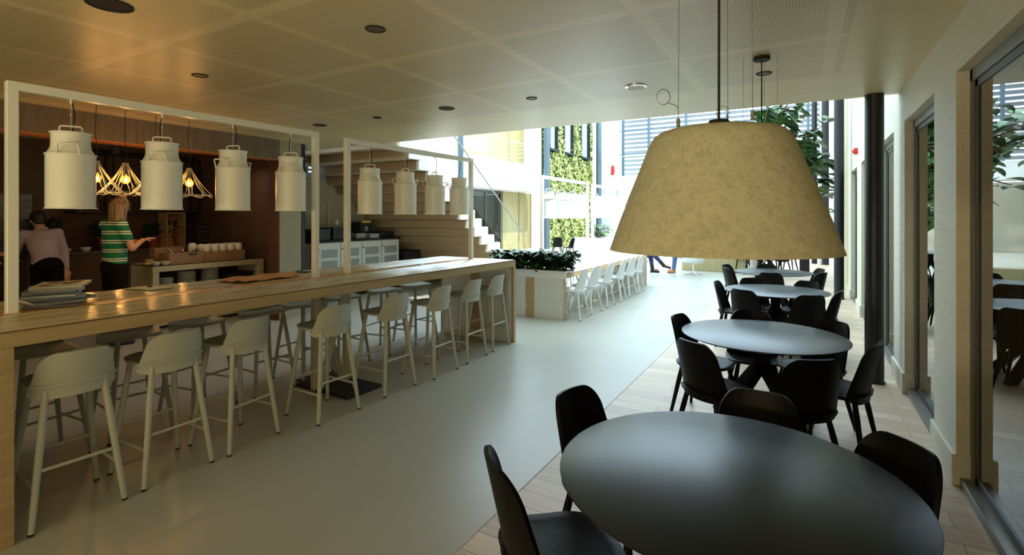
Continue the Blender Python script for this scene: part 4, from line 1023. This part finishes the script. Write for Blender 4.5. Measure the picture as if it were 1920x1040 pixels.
def openbox(x, y, z, w, d, h, label, slot=False):
    t = thing('wooden_box', label, 'box', (x, y, z)); th = .012
    for nm, a in (('front_panel', (d / 2 - th, d / 2, -w / 2, w / 2, 0, h)), ('back_panel', (-d / 2, -d / 2 + th, -w / 2, w / 2, 0, h)), ('side_panel', (-d / 2 + th, d / 2 - th, -w / 2, -w / 2 + th, 0, h)), ('side_panel', (-d / 2 + th, d / 2 - th, w / 2 - th, w / 2, 0, h)), ('base_panel', (-d / 2 + th, d / 2 - th, -w / 2 + th, w / 2 - th, 0, th))):
        obj(nm, box(*a), 'cardboard', t)
    if slot: obj('handle_slot', box(d / 2, d / 2 + .002, .02, .14, h - .045, h - .022, .0), 'black', t)
    return t
openbox(-8.40, 4.345, IH, .52, .30, .17, 'brown wooden box of cutlery with a handle slot on the island', True)
openbox(-8.40, 4.945, IH, .66, .30, .165, 'brown wooden box of white mugs on the island')
openbox(-8.66, 4.25, IH, .40, .16, .24, 'taller pale cardboard box behind the cutlery box')
r = random.Random(5)
for k in range(12):
    b = B(); L = r.uniform(.16, .2); tube(b, [(0, 0, 0), (0, 0, L * .7)], .003, 6); ball(b, (0, 0, L * .82), .018, (1, .25, 1.4), 1)
    o = obj('spoon', b, 'chrome', loc=(-8.48 + r.random() * .16, 4.20 + r.random() * .36, IH + .065)); o.rotation_euler = (r.uniform(-.25, .25), r.uniform(-.2, .25), r.random() * 3)
    tag(o, 'shiny steel spoon standing in the brown cutlery box', 'spoon', 'cutlery in the brown box')
mug0 = None
def mug_at(x, y, z, lab, rz):
    global mug0
    if mug0 is None:
        mug0 = thing('mug', lab, 'mug', (x, y, z), rz, 'white mugs in the brown box')
        b = B(); lathe(b, [(.052, 0), (.061, .05), (.060, .09), (.048, .128), (.03, .134), (0, .134), (0, .126), (.044, .12), (.055, .08), (.056, .05), (.048, 0)], 24); obj('cup', b, 'ceramic', mug0, 50)
        b = B(); tube(b, catmull([(.057, 0, .10), (.082, 0, .09), (.084, 0, .05), (.057, 0, .03)], 5), .006, 7); obj('mug_handle', b, 'ceramic', mug0)
    else: dup(mug0, (x, y, z), rz, lab, 'white mugs in the brown box')
for row, x in enumerate((-8.32, -8.46)):
    for k in range(5):
        mug_at(x, 4.675 + k * .132, IH + .145, 'white mug in the %s row of the brown mug box, %s from the left' % (('front', 'back')[row], ordn[k]), k * 1.3 + row)
tag(obj('mug_tray', box(-8.53, -8.27, 4.63, 5.26, IH + .13, IH + .144), 'cardboard'), 'thin brown tray under the white mugs', 'tray')
dup(mug0, (-8.44, 4.52, IH + .17), .5, 'single white mug perched on the edge between the two brown boxes', 'lone mug')
def bowl(x, y, z, r, label, m='ceramic'):
    b = B(); lathe(b, [(0, 0), (r * .5, 0), (r * .85, r * .4), (r, r * .9), (r * .93, r * .9), (r * .78, r * .4), (0, .01)], 28); return tag(obj('bowl', b, m, loc=(x, y, z)), label, 'bowl')
bowl(-8.27, 3.915, IH, .062, 'small white bowl at the left end of the island, left of two'); bowl(-8.25, 4.035, IH, .065, 'small white bowl right beside the cutlery box')
bowl(-8.6, 4.00, IH, .075, 'pale bowl behind the two small white bowls')
b = B(); lathe(b, [(0, 0), (.03, 0), (.034, .12), (.031, .12), (.028, .005), (0, .005)], 20); tag(obj('drinking_glass', b, 'clear_glass', loc=(-8.36, 3.96, IH)), 'clear glass behind the small white bowls on the island', 'glass')
b = B(); tube(b, catmull([(0, -.09, .022), (.02, -.03, .02), (.02, .03, .02), (0, .09, .022)], 5), [.008] + [.019] * 14 + [.008], 10); tag(obj('banana', b, 'yellow', loc=(-8.42, 3.80 + .12, IH)), 'yellow banana lying at the left end of the island', 'fruit')
t = thing('bread_board', 'wooden serving board with crumbs at the back of the island', 'board', (-8.7, 3.98, IH)); obj('board', box(-.1, .1, -.14, .14, 0, .018, .004), 'cardboard', t)
# back counter with cups, plants and shelving
struct_c = thing('back_counter', 'dark brown kitchen counter against the rear wall', 'kitchen counter', (-10.1, 2.95, 0))
obj('counter_body', box(-.36, .30, 0, 2.60, 0, 1.06, .004), 'brown_wall', struct_c); obj('counter_top', box(-.37, .33, -.02, 2.62, 1.06, 1.10, .004), mat('dark_brown_top', (.09, .05, .03), .4), struct_c)
for k, (y, s) in enumerate(((3.22, .055), (3.42, .062), (3.66, .075))):
    bowl(-9.86, y, 1.10, s, 'cream bowl on the rear counter, %s of three' % ('leftmost', 'middle', 'rightmost')[k])
def potted(x, y, z, label, s=1.0, seed=1):
    t = thing('potted_herb', label, 'potted plant', (x, y, z), 0, 'potted herbs in the kitchen')
    b = B(); lathe(b, [(0, 0), (.075 * s, 0), (.10 * s, .15 * s), (.108 * s, .15 * s), (.108 * s, .18 * s), (.09 * s, .18 * s), (.085 * s, .16 * s), (0, .155 * s)], 24); obj('pot', b, 'terracotta', t)
    V, F = [], []; r = random.Random(seed)
    for k in range(150):
        a = r.uniform(0, 6.28); q = r.random() ** .5 * .15 * s; p = Vector((cos(a) * q, sin(a) * q, .17 * s + r.random() * .2 * s)); d = Vector((cos(a) * .6, sin(a) * .6, r.uniform(.2, 1))).normalized()
        leaf_mesh(V, F, p, d, Vector((0, 0, 1)) if abs(d.z) < .9 else Vector((1, 0, 0)), .07 * s, .018 * s, .4, 3)
    obj('foliage', (V, F), 'herb', t, 60)
potted(-10.2, 3.25, 1.10, 'potted herb in a dark red pot on the rear counter, behind the standing man', 1.3, 1)
potted(-10.2, 4.05, 1.10, 'potted herb in a red-brown pot directly behind the woman', 1.2, 2)
potted(-10.1, 4.75, 1.10, 'potted herb on the rear counter behind the cutlery box', 1.1, 3)
potted(-10.15, 5.15, 1.10, 'bushy potted herb on the rear counter left of the chalkboard', 1.2, 4)
cbd = thing('chalkboard', 'small black chalkboard sign with faint chalk writing behind the mugs', 'sign', (-9.9, 5.53, 1.0), 0)
obj('sign_board', box(-.012, .012, -.155, .155, .10, .53, .004), 'black', cbd)
b = B(); r = random.Random(9)
for row in range(4):
    yy = -.12
    z = .46 - row * .085
    if row == 2: continue
    while yy < .1:
        w = r.uniform(.012, .03); tube(b, [(.0135, yy, z + r.uniform(-.008, .008)), (.0135, yy + w * .5, z + r.uniform(-.01, .012)), (.0135, yy + w, z + r.uniform(-.008, .008))], .0022, 4); yy += w + .012
obj('chalk_writing', b, mat('chalk', (.45, .45, .42), .9), cbd)
obj('stand', box(-.06, .03, -.05, .05, .10, .12), 'cardboard', cbd)
obj('sign_support', box(-.02, .0, -.03, .03, 0, .12), 'cardboard', cbd)
# shelving on kitchen rear wall
sh = thing('wall_shelving', 'black metal and wood shelving grid on the rear kitchen wall', 'shelf', (KB + .02, 3.6, 0))
b = B()
for y in (0.0, .55, 1.1, 1.6, 1.95): bx(b, 0, .03, y, y + .025, 1.72, 2.75); bx(b, .30, .33, y, y + .025, 1.72, 2.75)
obj('uprights', b, 'black', sh)
for z in (1.72, 2.2, 2.7): obj('shelf_board', box(0, .33, 0, 1.98, z, z + .025), mat('shelf_black_%d' % int(z * 100), (.015, .012, .01), .5), sh)
for y0, y1, z0, z1, m in ((1.12, 1.5, 1.74, 2.05, 'black'), ):
    obj('cubby', box(.02, .3, y0, y1, z0, z1 + .1), m, sh)
b = B(); bx(b, 0, .28, 0, .02, 0, .62); bx(b, 0, .28, .30, .32, 0, .62); bx(b, 0, .28, .02, .30, .60, .62); bx(b, 0, .28, .02, .30, 0, .02); bx(b, 0, .01, .02, .30, 0.02, .6)
o = obj('wooden_cubby', b, 'cardboard', loc=(-10.1, 4.82, 1.10)); tag(o, 'tall open wooden cubby on the rear counter beside the chalkboard', 'box')
# small bottles on shelving
for k in range(7):
    b = B(); lathe(b, [(0, 0), (.035, 0), (.035, .16), (.012, .21), (.012, .26), (0, .26)], 16)
    o = obj('bottle', b, mat('dark_bottle_%d' % k, (.05 + .02 * (k % 3), .03, .015), .15), loc=(KB + .2, 3.75 + k * .24, 1.745)); tag(o, 'dark bottle on the kitchen wall shelving, %s from the left' % (ordn[k]), 'bottle', 'bottles on the wall shelving')

# wire pendant lamps with warm bulbs
def wire_lamp(x, y, z, label):
    t = thing('wire_pendant_lamp', label, 'pendant lamp', (x, y, z), radians(10 * y), 'wire pendant lamps in the kitchen'); t.scale = (1, 1, .93)
    n = 8
    for k in range(n):
        a = 2 * pi * k / n; da = pi / n * 1.25
        def P(r, ang, h): return (r * cos(ang), r * sin(ang), h)
        pts = [P(.03, a - .25, .40), P(.035, a - .2, .36), P(.14, a - da * .5, .17), P(.235, a - da * .62, .05), P(.262, a - da * .2, .012), P(.262, a + da * .2, .012), P(.235, a + da * .62, .05), P(.14, a + da * .5, .17), P(.035, a + .2, .36), P(.03, a + .25, .40)]
        b = B(); tube(b, catmull(pts, 5), .0034, 6); obj('wire_loop', b, 'stool_white', t)
    b = B(); tube(b, [(.235 * cos(2 * pi * k / 40), .235 * sin(2 * pi * k / 40), .035) for k in range(40)], .003, 6, closed=True); obj('wire_ring', b, 'stool_white', t)
    b = B(); cyl(b, .022, .26, .39, 16, bev=.004); obj('socket', b, 'black', t)
    b = B(); ball(b, (0, 0, .195), .048, (1, 1, 1.1), 3); bl = obj('bulb', b, 'amber_glass', t)
    b = B(); ball(b, (0, 0, .19), .017, (1, 1, 1.5), 2); obj('filament', b, 'filament', bl)
    b = B(); tube(b, catmull([(0, 0, .385), (.012, 0, .55), (-.018, .01, .72), (0, 0, (CEIL - z) / .93)], 6), .0035, 6); obj('cord', b, 'black', t)
    ld = bpy.data.lights.new('bulb_light', 'POINT'); ld.energy = 2.2; ld.color = (1.0, .52, .2); ld.shadow_soft_size = .05
    lo = bpy.data.objects.new('bulb_light', ld); COL.objects.link(lo); lo.location = (x, y, z + .195 - .09)
wl = ['leftmost, beside the nearest milk can', 'second from left, above the woman', 'third from left, behind the second milk can', 'rightmost, between two milk cans']
for (y, l) in zip((2.642, 2.888, 3.20, 3.605), wl):
    pass
for (y, l) in zip((2.62, 2.90, 3.22, 3.605), wl): wire_lamp(-6.8, y, 1.895, 'wire cage pendant with amber bulb, ' + l)
sp = thing('track_spotlight', 'small black spotlight on the kitchen ceiling above the woman', 'spotlight', (-8.6, 3.55, CEIL - .32))
b = B(); cyl(b, .06, 0, .16, 20); obj('spot_head', b, 'black', sp); b = B(); tube(b, [(0, 0, .16), (0, 0, .32)], .01, 8); obj('spot_arm', b, 'black', sp)
tag(obj('light_track', box(-8.63, -8.57, 2.6, 5.2, CEIL - .03, CEIL), 'black'), 'black ceiling track running over the kitchen island', 'light track')

# ================================================================== THINGS ON THE BAR
r = random.Random(8); zt = BH + .0
mc = [(0.06, .07, .09), (.5, .48, .38), (.1, .12, .16), (.55, .56, .55), (.12, .16, .22), (.2, .22, .25), (.45, .42, .32), (.62, .56, .36)]
z = zt
for k in range(8):
    th = .011 + .004 * (k % 3)
    a = radians(r.uniform(-24, 18) + 80); x, y, _ = barpt(-.20 + r.uniform(-.02, .03), -2.0 + r.uniform(-.03, .03))
    t = thing('magazine', 'magazine in the pile on the near end of the bar, %s from the bottom' % ordn[k] if k < 7 else 'cream covered magazine with brown blots on top of the pile', 'magazine', (x, y, z + .001), a, 'magazines piled on the bar')
    def cover(u, v, s=0): return ((u - .5) * .23, (v - .5) * .30, .0015 + .008 * (u - .5) ** 2)
    obj('pages', box(-.113, .113, -.148, .148, .002, th - .002), mat('magazine_pages_%d' % k, [(.2, .23, .28), (.35, .36, .36), (.16, .18, .22)][k % 3], .5), t); t.scale = (1.12, 1.12, 1)
    b = B(); bx(b, -.115, .115, -.15, .15, 0, .0015); bx(b, -.115, .115, -.15, .15, th - .0015, th); bx(b, -.1165, -.115, -.15, .15, 0, th); obj('cover', b, mat('magazine_cover_%d' % k, mc[k], .3), t)
    if k == 7:
        for (q, w, e) in ((-.06, .03, -.09), (.03, .04, .02), (.06, .025, .09), (-.05, .035, .08)): b = slab(B(), [(q + w * cos(j) * (1 + .3 * sin(3 * j)), e + w * 1.2 * sin(j)) for j in [2 * pi * i / 14 for i in range(14)]], th, th + .0006); obj('cover_print', b, 'brown_wall', t)
    z += th + .0012
x, y, _ = barpt(-.47, -1.34)
t = thing('menu_card', 'cream menu card with a bright green border on the bar', 'menu', (x, y, BH + .001), radians(8))
b = B(); bx(b, -.15, .15, -.105, .105, 0, .003); obj('card', b, 'green_card', t); obj('paper_inset', box(-.132, .132, -.087, .087, .003, .004), 'paper', t)
b = B(); tube(b, [(0, 0, 0.006), (.03, .02, .006)], .006, 8); tag(obj('lighter', b, 'brown_wall', loc=(x - .05, y, BH + .005)), 'small dark brown stub lying on the green menu card', 'lighter')
def cl(u, v):
    X = (u - .5) * .34; Y = (v - .5) * .66
    w = (1 - abs(u - .5) * 1.0)
    return (X + .03 * sin(Y * 9), Y, .006 + .006 * (1 + sin(X * 28 + Y * 7)) * w + .005 * (1 + sin(Y * 23 + X * 9)) + .012 * math.exp(-((X - .05 + .04 * sin(Y * 8)) ** 2) / .0016))
x, y, _ = barpt(-.30, -.50)
tag(obj('leather_apron', shell(B(), cl, 30, 44, .006), 'cloth_orange', loc=(x, y, BH + .001), rz=radians(8)), 'crumpled orange-brown leather apron lying on the bar', 'apron')
x, y, _ = barpt(-.46, -.08)
t = thing('slate_tray', 'flat dark grey tray on the bar beside the orange apron', 'tray', (x, y, BH + .0005), radians(4)); obj('tray_base', box(-.09, .09, -.16, .16, 0, .008, .002), 'black', t); obj('tray_rim', box(-.1, .1, -.17, -.16, 0, .014, .002), 'steel', t)

# ================================================================== PEOPLE
def rot_to(d): return Vector((0, 0, 1)).rotation_difference(Vector(d).normalized())
def cap(bm, p0, p1, r0, r1, n=14, flat=1.0, side=None):
    """tapered capsule"""
    p0, p1 = Vector(p0), Vector(p1); d = p1 - p0; L = d.length; d.normalize()
    u = Vector(side) if side is not None else d.orthogonal(); u = (u - d * u.dot(d)).normalized(); v = d.cross(u)
    prof = []
    for k in range(1, 5): a = pi / 2 * k / 4; prof.append((-r0 * cos(a), r0 * sin(a)))
    for k in range(1, 4): prof.append((L * k / 4, r0 + (r1 - r0) * k / 4))
    for k in range(0, 4): a = pi / 2 * k / 4; prof.append((L + r1 * sin(a), r1 * cos(a)))
    s = bm.verts.new(p0 - d * r0); e = bm.verts.new(p1 + d * r1); rings = []
    for t, r in prof: rings.append([bm.verts.new(p0 + d * t + u * (r * cos(2 * pi * k / n)) + v * (r * flat * sin(2 * pi * k / n))) for k in range(n)])
    for k in range(n): bm.faces.new((s, rings[0][(k + 1) % n], rings[0][k])); bm.faces.new((e, rings[-1][k], rings[-1][(k + 1) % n]))
    for A, C in zip(rings, rings[1:]):
        for k in range(n): bm.faces.new((A[k], A[(k + 1) % n], C[(k + 1) % n], C[k]))
def loft(bm, rings, side, n=20):
    """rings: (centre, half width, half depth); side = width direction"""
    P = [Vector(r[0]) for r in rings]; R = []
    for i, (c, w, d) in enumerate(rings):
        t = (P[min(i + 1, len(P) - 1)] - P[max(i - 1, 0)]).normalized(); s = Vector(side); s = (s - t * s.dot(t)).normalized(); f = t.cross(s)
        R.append([bm.verts.new(P[i] + s * w * cos(2 * pi * k / n) + f * d * sin(2 * pi * k / n)) for k in range(n)])
    for A, C in zip(R, R[1:]):
        for k in range(n): bm.faces.new((A[k], A[(k + 1) % n], C[(k + 1) % n], C[k]))
    bm.faces.new(R[0][::-1]); bm.faces.new(R[-1])
def blend(name, bm, m, parent, vox=.011, it=4):
    me = bpy.data.meshes.new(name); bmesh.ops.recalc_face_normals(bm, faces=bm.faces[:]); bm.to_mesh(me); bm.free()
    tmp = bpy.data.objects.new(name + '_tmp', me); COL.objects.link(tmp)
    md = tmp.modifiers.new('r', 'REMESH'); md.mode = 'VOXEL'; md.voxel_size = vox
    sm = tmp.modifiers.new('s', 'SMOOTH'); sm.iterations = it; sm.factor = .6
    dg = bpy.context.evaluated_depsgraph_get(); dg.update()
    m2 = bpy.data.meshes.new_from_object(tmp.evaluated_get(dg)); bpy.data.objects.remove(tmp)
    m2.materials.clear(); m2.materials.append(M[m]); m2.polygons.foreach_set('use_smooth', [True] * len(m2.polygons)); m2.name = name
    o = bpy.data.objects.new(name, m2); COL.objects.link(o); o.parent = parent; return o
def hand(bm, wrist, d, up, s=1.0, curl=.5, thumb=1):
    d = Vector(d).normalized(); up = Vector(up); up = (up - d * up.dot(d)).normalized(); side = d.cross(up)
    w = Vector(wrist); pc = w + d * .085 * s
    cap(bm, w, pc, .026 * s, .036 * s, 12, .45, side)
    for k, (o, L) in enumerate(((-.028, .066), (-.010, .078), (.010, .073), (.027, .056))):
        p = pc + side * o * s + d * .012 * s; dd = (d + side * o * 2).normalized()
        for j, f in enumerate((.45, .32, .23)):
            q = p + dd * L * f * s; cap(bm, p, q, (.0095 - .001 * j) * s, (.0088 - .001 * j) * s, 8); p = q
            dd = (dd * cos(curl * .7) - up * sin(curl * .7)).normalized()
    p = w + d * .03 * s + side * thumb * -.026 * s; dd = (d * .75 - side * thumb * .6 - up * .2).normalized()
    for L, r in ((.035, .0125), (.03, .0105)):
        q = p + dd * L * s; cap(bm, p, q, r * s, r * .9 * s, 8); p = q; dd = (dd + d * .5 - up * curl * .4).normalized()
def person(label, loc, rz, J, shirt, trousers, shoes, hairm, hair='short', sleeve='long', sc=1.0, group=None, watch=False, collar=True, boots=False):
    """local frame : person faces +y, right hand side is +x"""
    t = thing('person', label, 'person', loc, rz, group); t.scale = (sc, sc, sc)
    g = {k: Vector(v) for k, v in J.items()}
    S_ = (g['shR'] - g['shL']).normalized(); up = (g['neck'] - g['pelvis']).normalized()
    hip_s = (g['hipR'] - g['hipL']).normalized()
    b = B()
    def torso(bb, e):
        P, Nk = g['pelvis'], g['neck']; c = g['chest']; wst = P.lerp(c, .45)
        loft(bb, [(P - (c - P).normalized() * .09, .10 + e, .075 + e), (P, .155 + e, .105 + e), (wst, .128 + e, .095 + e), (c, .155 + e, .112 + e), (c.lerp(Nk, .62), .165 + e, .095 + e), (Nk - up * .02, .085 + e, .06 + e)], S_)
        for s in ('R', 'L'): cap(bb, c.lerp(Nk, .5), g['sh' + s], .075 + e, .056 + e)
    torso(b, 0)
    fw = Vector(J.get('face', (0, 1, 0))).normalized(); hd = g['head']; hu = (hd - g['neck']).normalized(); hs = fw.cross(hu).normalized(); fw = hu.cross(hs).normalized()
    cap(b, g['neck'] - up * .03, hd - hu * .07 - fw * .01, .056, .052)
    Rm = Matrix((hs, fw, hu)).transposed().to_quaternion()
    ball(b, hd + hu * .02 - fw * .005, .1, (.76, .95, 1.02), 3, Rm); ball(b, hd - hu * .055 + fw * .03, .07, (.80, .85, .85), 2, Rm)
    cap(b, hd + fw * .092 + hu * .012, hd + fw * .112 - hu * .022, .009, .014, 8)       # nose
    cap(b, hd + fw * .086 - hu * .052 - hs * .018, hd + fw * .086 - hu * .052 + hs * .018, .008, .008, 8)  # mouth
    for s in (-1, 1):
        ball(b, hd + hs * s * .078 - fw * .005 - hu * .005, .03, (.35, .65, 1), 2, Rm)
        ball(b, hd + fw * .083 + hs * s * .032 + hu * .022, .013, (1.3, .6, .7), 1, Rm)
    for s in ('R', 'L'):
        cap(b, g['sh' + s], g['el' + s], .046, .037); cap(b, g['el' + s], g['wr' + s], .037, .025)
        hand(b, g['wr' + s], g['wr' + s] - g['el' + s] if 'hd' + s not in g else g['hd' + s], Vector(J.get('hu' + s, (0, 0, 1))), 1, .55, 1 if s == 'R' else -1)
        cap(b, g['hip' + s], g['kn' + s], .08, .056); cap(b, g['kn' + s], g['an' + s], .055, .036)
        cap(b, g['an' + s], g['an' + s] + Vector(J['ft' + s]) * .14, .036, .028)
    obj_ = blend('body', b, 'skin', t, .0075, 3)
    b = B(); torso(b, .014)
    for s in ('R', 'L'):
        if sleeve == 'long': cap(b, g['sh' + s], g['el' + s], .062, .052); cap(b, g['el' + s], g['el' + s].lerp(g['wr' + s], .93), .052, .037)
        else: cap(b, g['sh' + s], g['sh' + s].lerp(g['el' + s], .55), .065, .058)
    blend('shirt', b, shirt, t, .011, 4)
    if collar:
        b = B(); nk = g['neck'] + up * .0
        rings = [nk + Rm @ Vector((cos(2 * pi * k / 24) * .068, sin(2 * pi * k / 24) * .07, 0)) for k in range(24)]
        tube(b, rings, .016, 8, closed=True); obj('collar', b, shirt, t)
    b = B(); P = g['pelvis']; dn = (P - g['chest']).normalized()
    loft(b, [(P - dn * .07, .147, .113), (P, .172, .125), (P + dn * .07, .165, .125), (P + dn * .12, .10, .08)], hip_s)
    for s in ('R', 'L'): cap(b, g['hip' + s], g['kn' + s], .097, .070); cap(b, g['kn' + s], g['kn' + s].lerp(g['an' + s], .93 if not boots else .85), .069, .052 if not boots else .045)
    blend('trousers', b, trousers, t, .011, 4)
    for s in ('R', 'L'):
        b = B(); f = Vector(J['ft' + s]).normalized(); a = g['an' + s]; dnn = (a - g['kn' + s]).normalized(); fs = f.cross(dnn).normalized()
        if boots: cap(b, a - dnn * .12, a + dnn * .03, .052, .045)
        cap(b, a + dnn * .045 - f * .035, a + dnn * .052 + f * .15, .04, .034, 12, .95, fs); cap(b, a + dnn * .0, a + dnn * .03, .045, .045)
        if boots: cap(b, a + dnn * .05 - f * .045, a + dnn * .095 - f * .045, .018, .014, 8)
        blend('shoe', b, shoes, t, .009, 3)
    # hair
    b = B(); ball(b, hd + hu * .035 - fw * .018, .108, (.80, .94, .96), 3, Rm)
    ball(b, hd - fw * .05 + hu * .0, .088, (.86, .7, 1.05), 2, Rm)
    # cut the face side
    for v in list(b.verts):
        q = v.co - hd; yy = q.dot(fw); zz = q.dot(hu)
        if yy > .045 and zz < .06: v.co -= fw * (yy - .045) * .9
    if hair == 'long':
        for k in range(9):
            a = pi * (.0 + k / 8); p0 = hd + hs * cos(a) * .075 - fw * (.03 + .06 * sin(a)) + hu * .02
            p1 = p0 - Vector((0, 0, .16)) - fw * .015; cap(b, p0, p1, .035, .028, 10); cap(b, p1, p1 - Vector((0, 0, .10)), .028, .012, 10)
        ball(b, hd + hu * .15 - fw * .03, .042, (1, 1, .9), 2)
    blend('hair', b, hairm, t, .008, 2)
    if watch:
        b = B(); w = g['wrR'].lerp(g['elR'], .12); ax = (g['wrR'] - g['elR']).normalized(); u = ax.orthogonal().normalized(); v = ax.cross(u)
        tube(b, [w + (u * cos(2 * pi * k / 16) + v * sin(2 * pi * k / 16)) * .042 for k in range(16)], .008, 6, closed=True); obj('watch', b, 'black', t)
    return t
stand = dict(pelvis=(0, 0, .93), chest=(0, .01, 1.22), neck=(0, .0, 1.46), head=(0, .03, 1.60), shR=(.175, -.01, 1.40), shL=(-.175, -.01, 1.40), elR=(.22, -.02, 1.12), elL=(-.22, -.02, 1.12), wrR=(.2, .08, .88), wrL=(-.2, .08, .88),
             hipR=(.085, 0, .90), hipL=(-.085, 0, .90), knR=(.095, .01, .49), knL=(-.095, .01, .49), anR=(.10, -.02, .085), anL=(-.10, -.02, .085), ftR=(.1, 1, -.05), ftL=(-.1, 1, -.05))
w1 = dict(stand); w1.update(face=(-.45, 1, -.3), head=(.0, .055, 1.595), elR=(.22, .08, 1.13), wrR=(.12, .24, 1.22), elL=(-.2, .10, 1.14), wrL=(-.08, .25, 1.20), hdR=Vector((-.3, 1, .15)), hdL=Vector((.3, 1, .1)))
person('blond woman in a green and white striped T-shirt beside the kitchen island', (-7.72, 3.17, 0), radians(2), w1, 'striped', 'black_cloth', 'boot', 'hair_blond', 'long', 'short', 1.10, collar=False)
m1 = dict(stand); m1.update(chest=(-.06, .10, 1.20), neck=(-.10, .20, 1.40), head=(-.14, .26, 1.53), shR=(.08, .17, 1.36), shL=(-.27, .14, 1.34), elR=(.17, .06, 1.12), wrR=(.20, .02, .86), elL=(-.36, .22, 1.1), wrL=(-.40, .42, 1.0), face=(-.5, 1, -.2))
person('man in a lavender shirt and dark trousers leaning at the rear kitchen counter', (-9.35, 3.02, 0), radians(62), m1, 'lavender', 'black_cloth', 'boot', 'hair_dark', 'short', 'long', 1.04)
m2 = dict(stand); m2.update(elL=(-.24, .12, 1.16), wrL=(-.10, .34, 1.12), elR=(.24, .1, 1.14), wrR=(.12, .34, 1.05), face=(.3, 1, -.1))
person('man in a grey checked shirt half hidden by the white lamp post', (-9.35, 2.10, 0), radians(-40), m2, 'grey_check', 'black_cloth', 'boot', 'hair_dark', 'short', 'long', 1.06)
# seated people in the hall
s1 = dict(pelvis=(0, -.02, .50), chest=(0, -.12, .80), neck=(0, -.16, 1.02), head=(0, -.13, 1.16), shR=(.16, -.15, .97), shL=(-.16, -.15, .97), elR=(.2, -.02, .74), elL=(-.2, -.02, .74), wrR=(.08, .18, .66), wrL=(-.06, .2, .66),
          hipR=(.08, 0, .50), hipL=(-.08, 0, .50), knR=(.06, .44, .56), knL=(-.05, .40, .52), anR=(.02, .72, .26), anL=(-.06, .46, .13), ftR=(0, .9, -.25), ftL=(0, 1, -.08), face=(0, 1, 0))
person('seated woman in navy trousers and black ankle boots, legs crossed', (-4.18, 14.38, 0), radians(-62), s1, 'navy', 'navy', 'boot', 'hair_dark', 'short', 'long', 1.08, collar=False, boots=True)
s2 = dict(s1); s2.update(knR=(.10, .38, .58), anR=(-.22, .50, .50), ftR=(-.9, .25, .0), knL=(-.09, .42, .50), anL=(-.1, .46, .09), elR=(.28, -.05, .76), wrR=(.33, .16, .62), hdR=Vector((0, .6, -.8)))
person('seated man in a white shirt, blue jeans and tan shoes in a shell chair', (-2.80, 15.25, 0), radians(78), s2, 'white_shirt', 'denim', 'tan_leather', 'hair_blond', 'short', 'long', 1.08, watch=True)
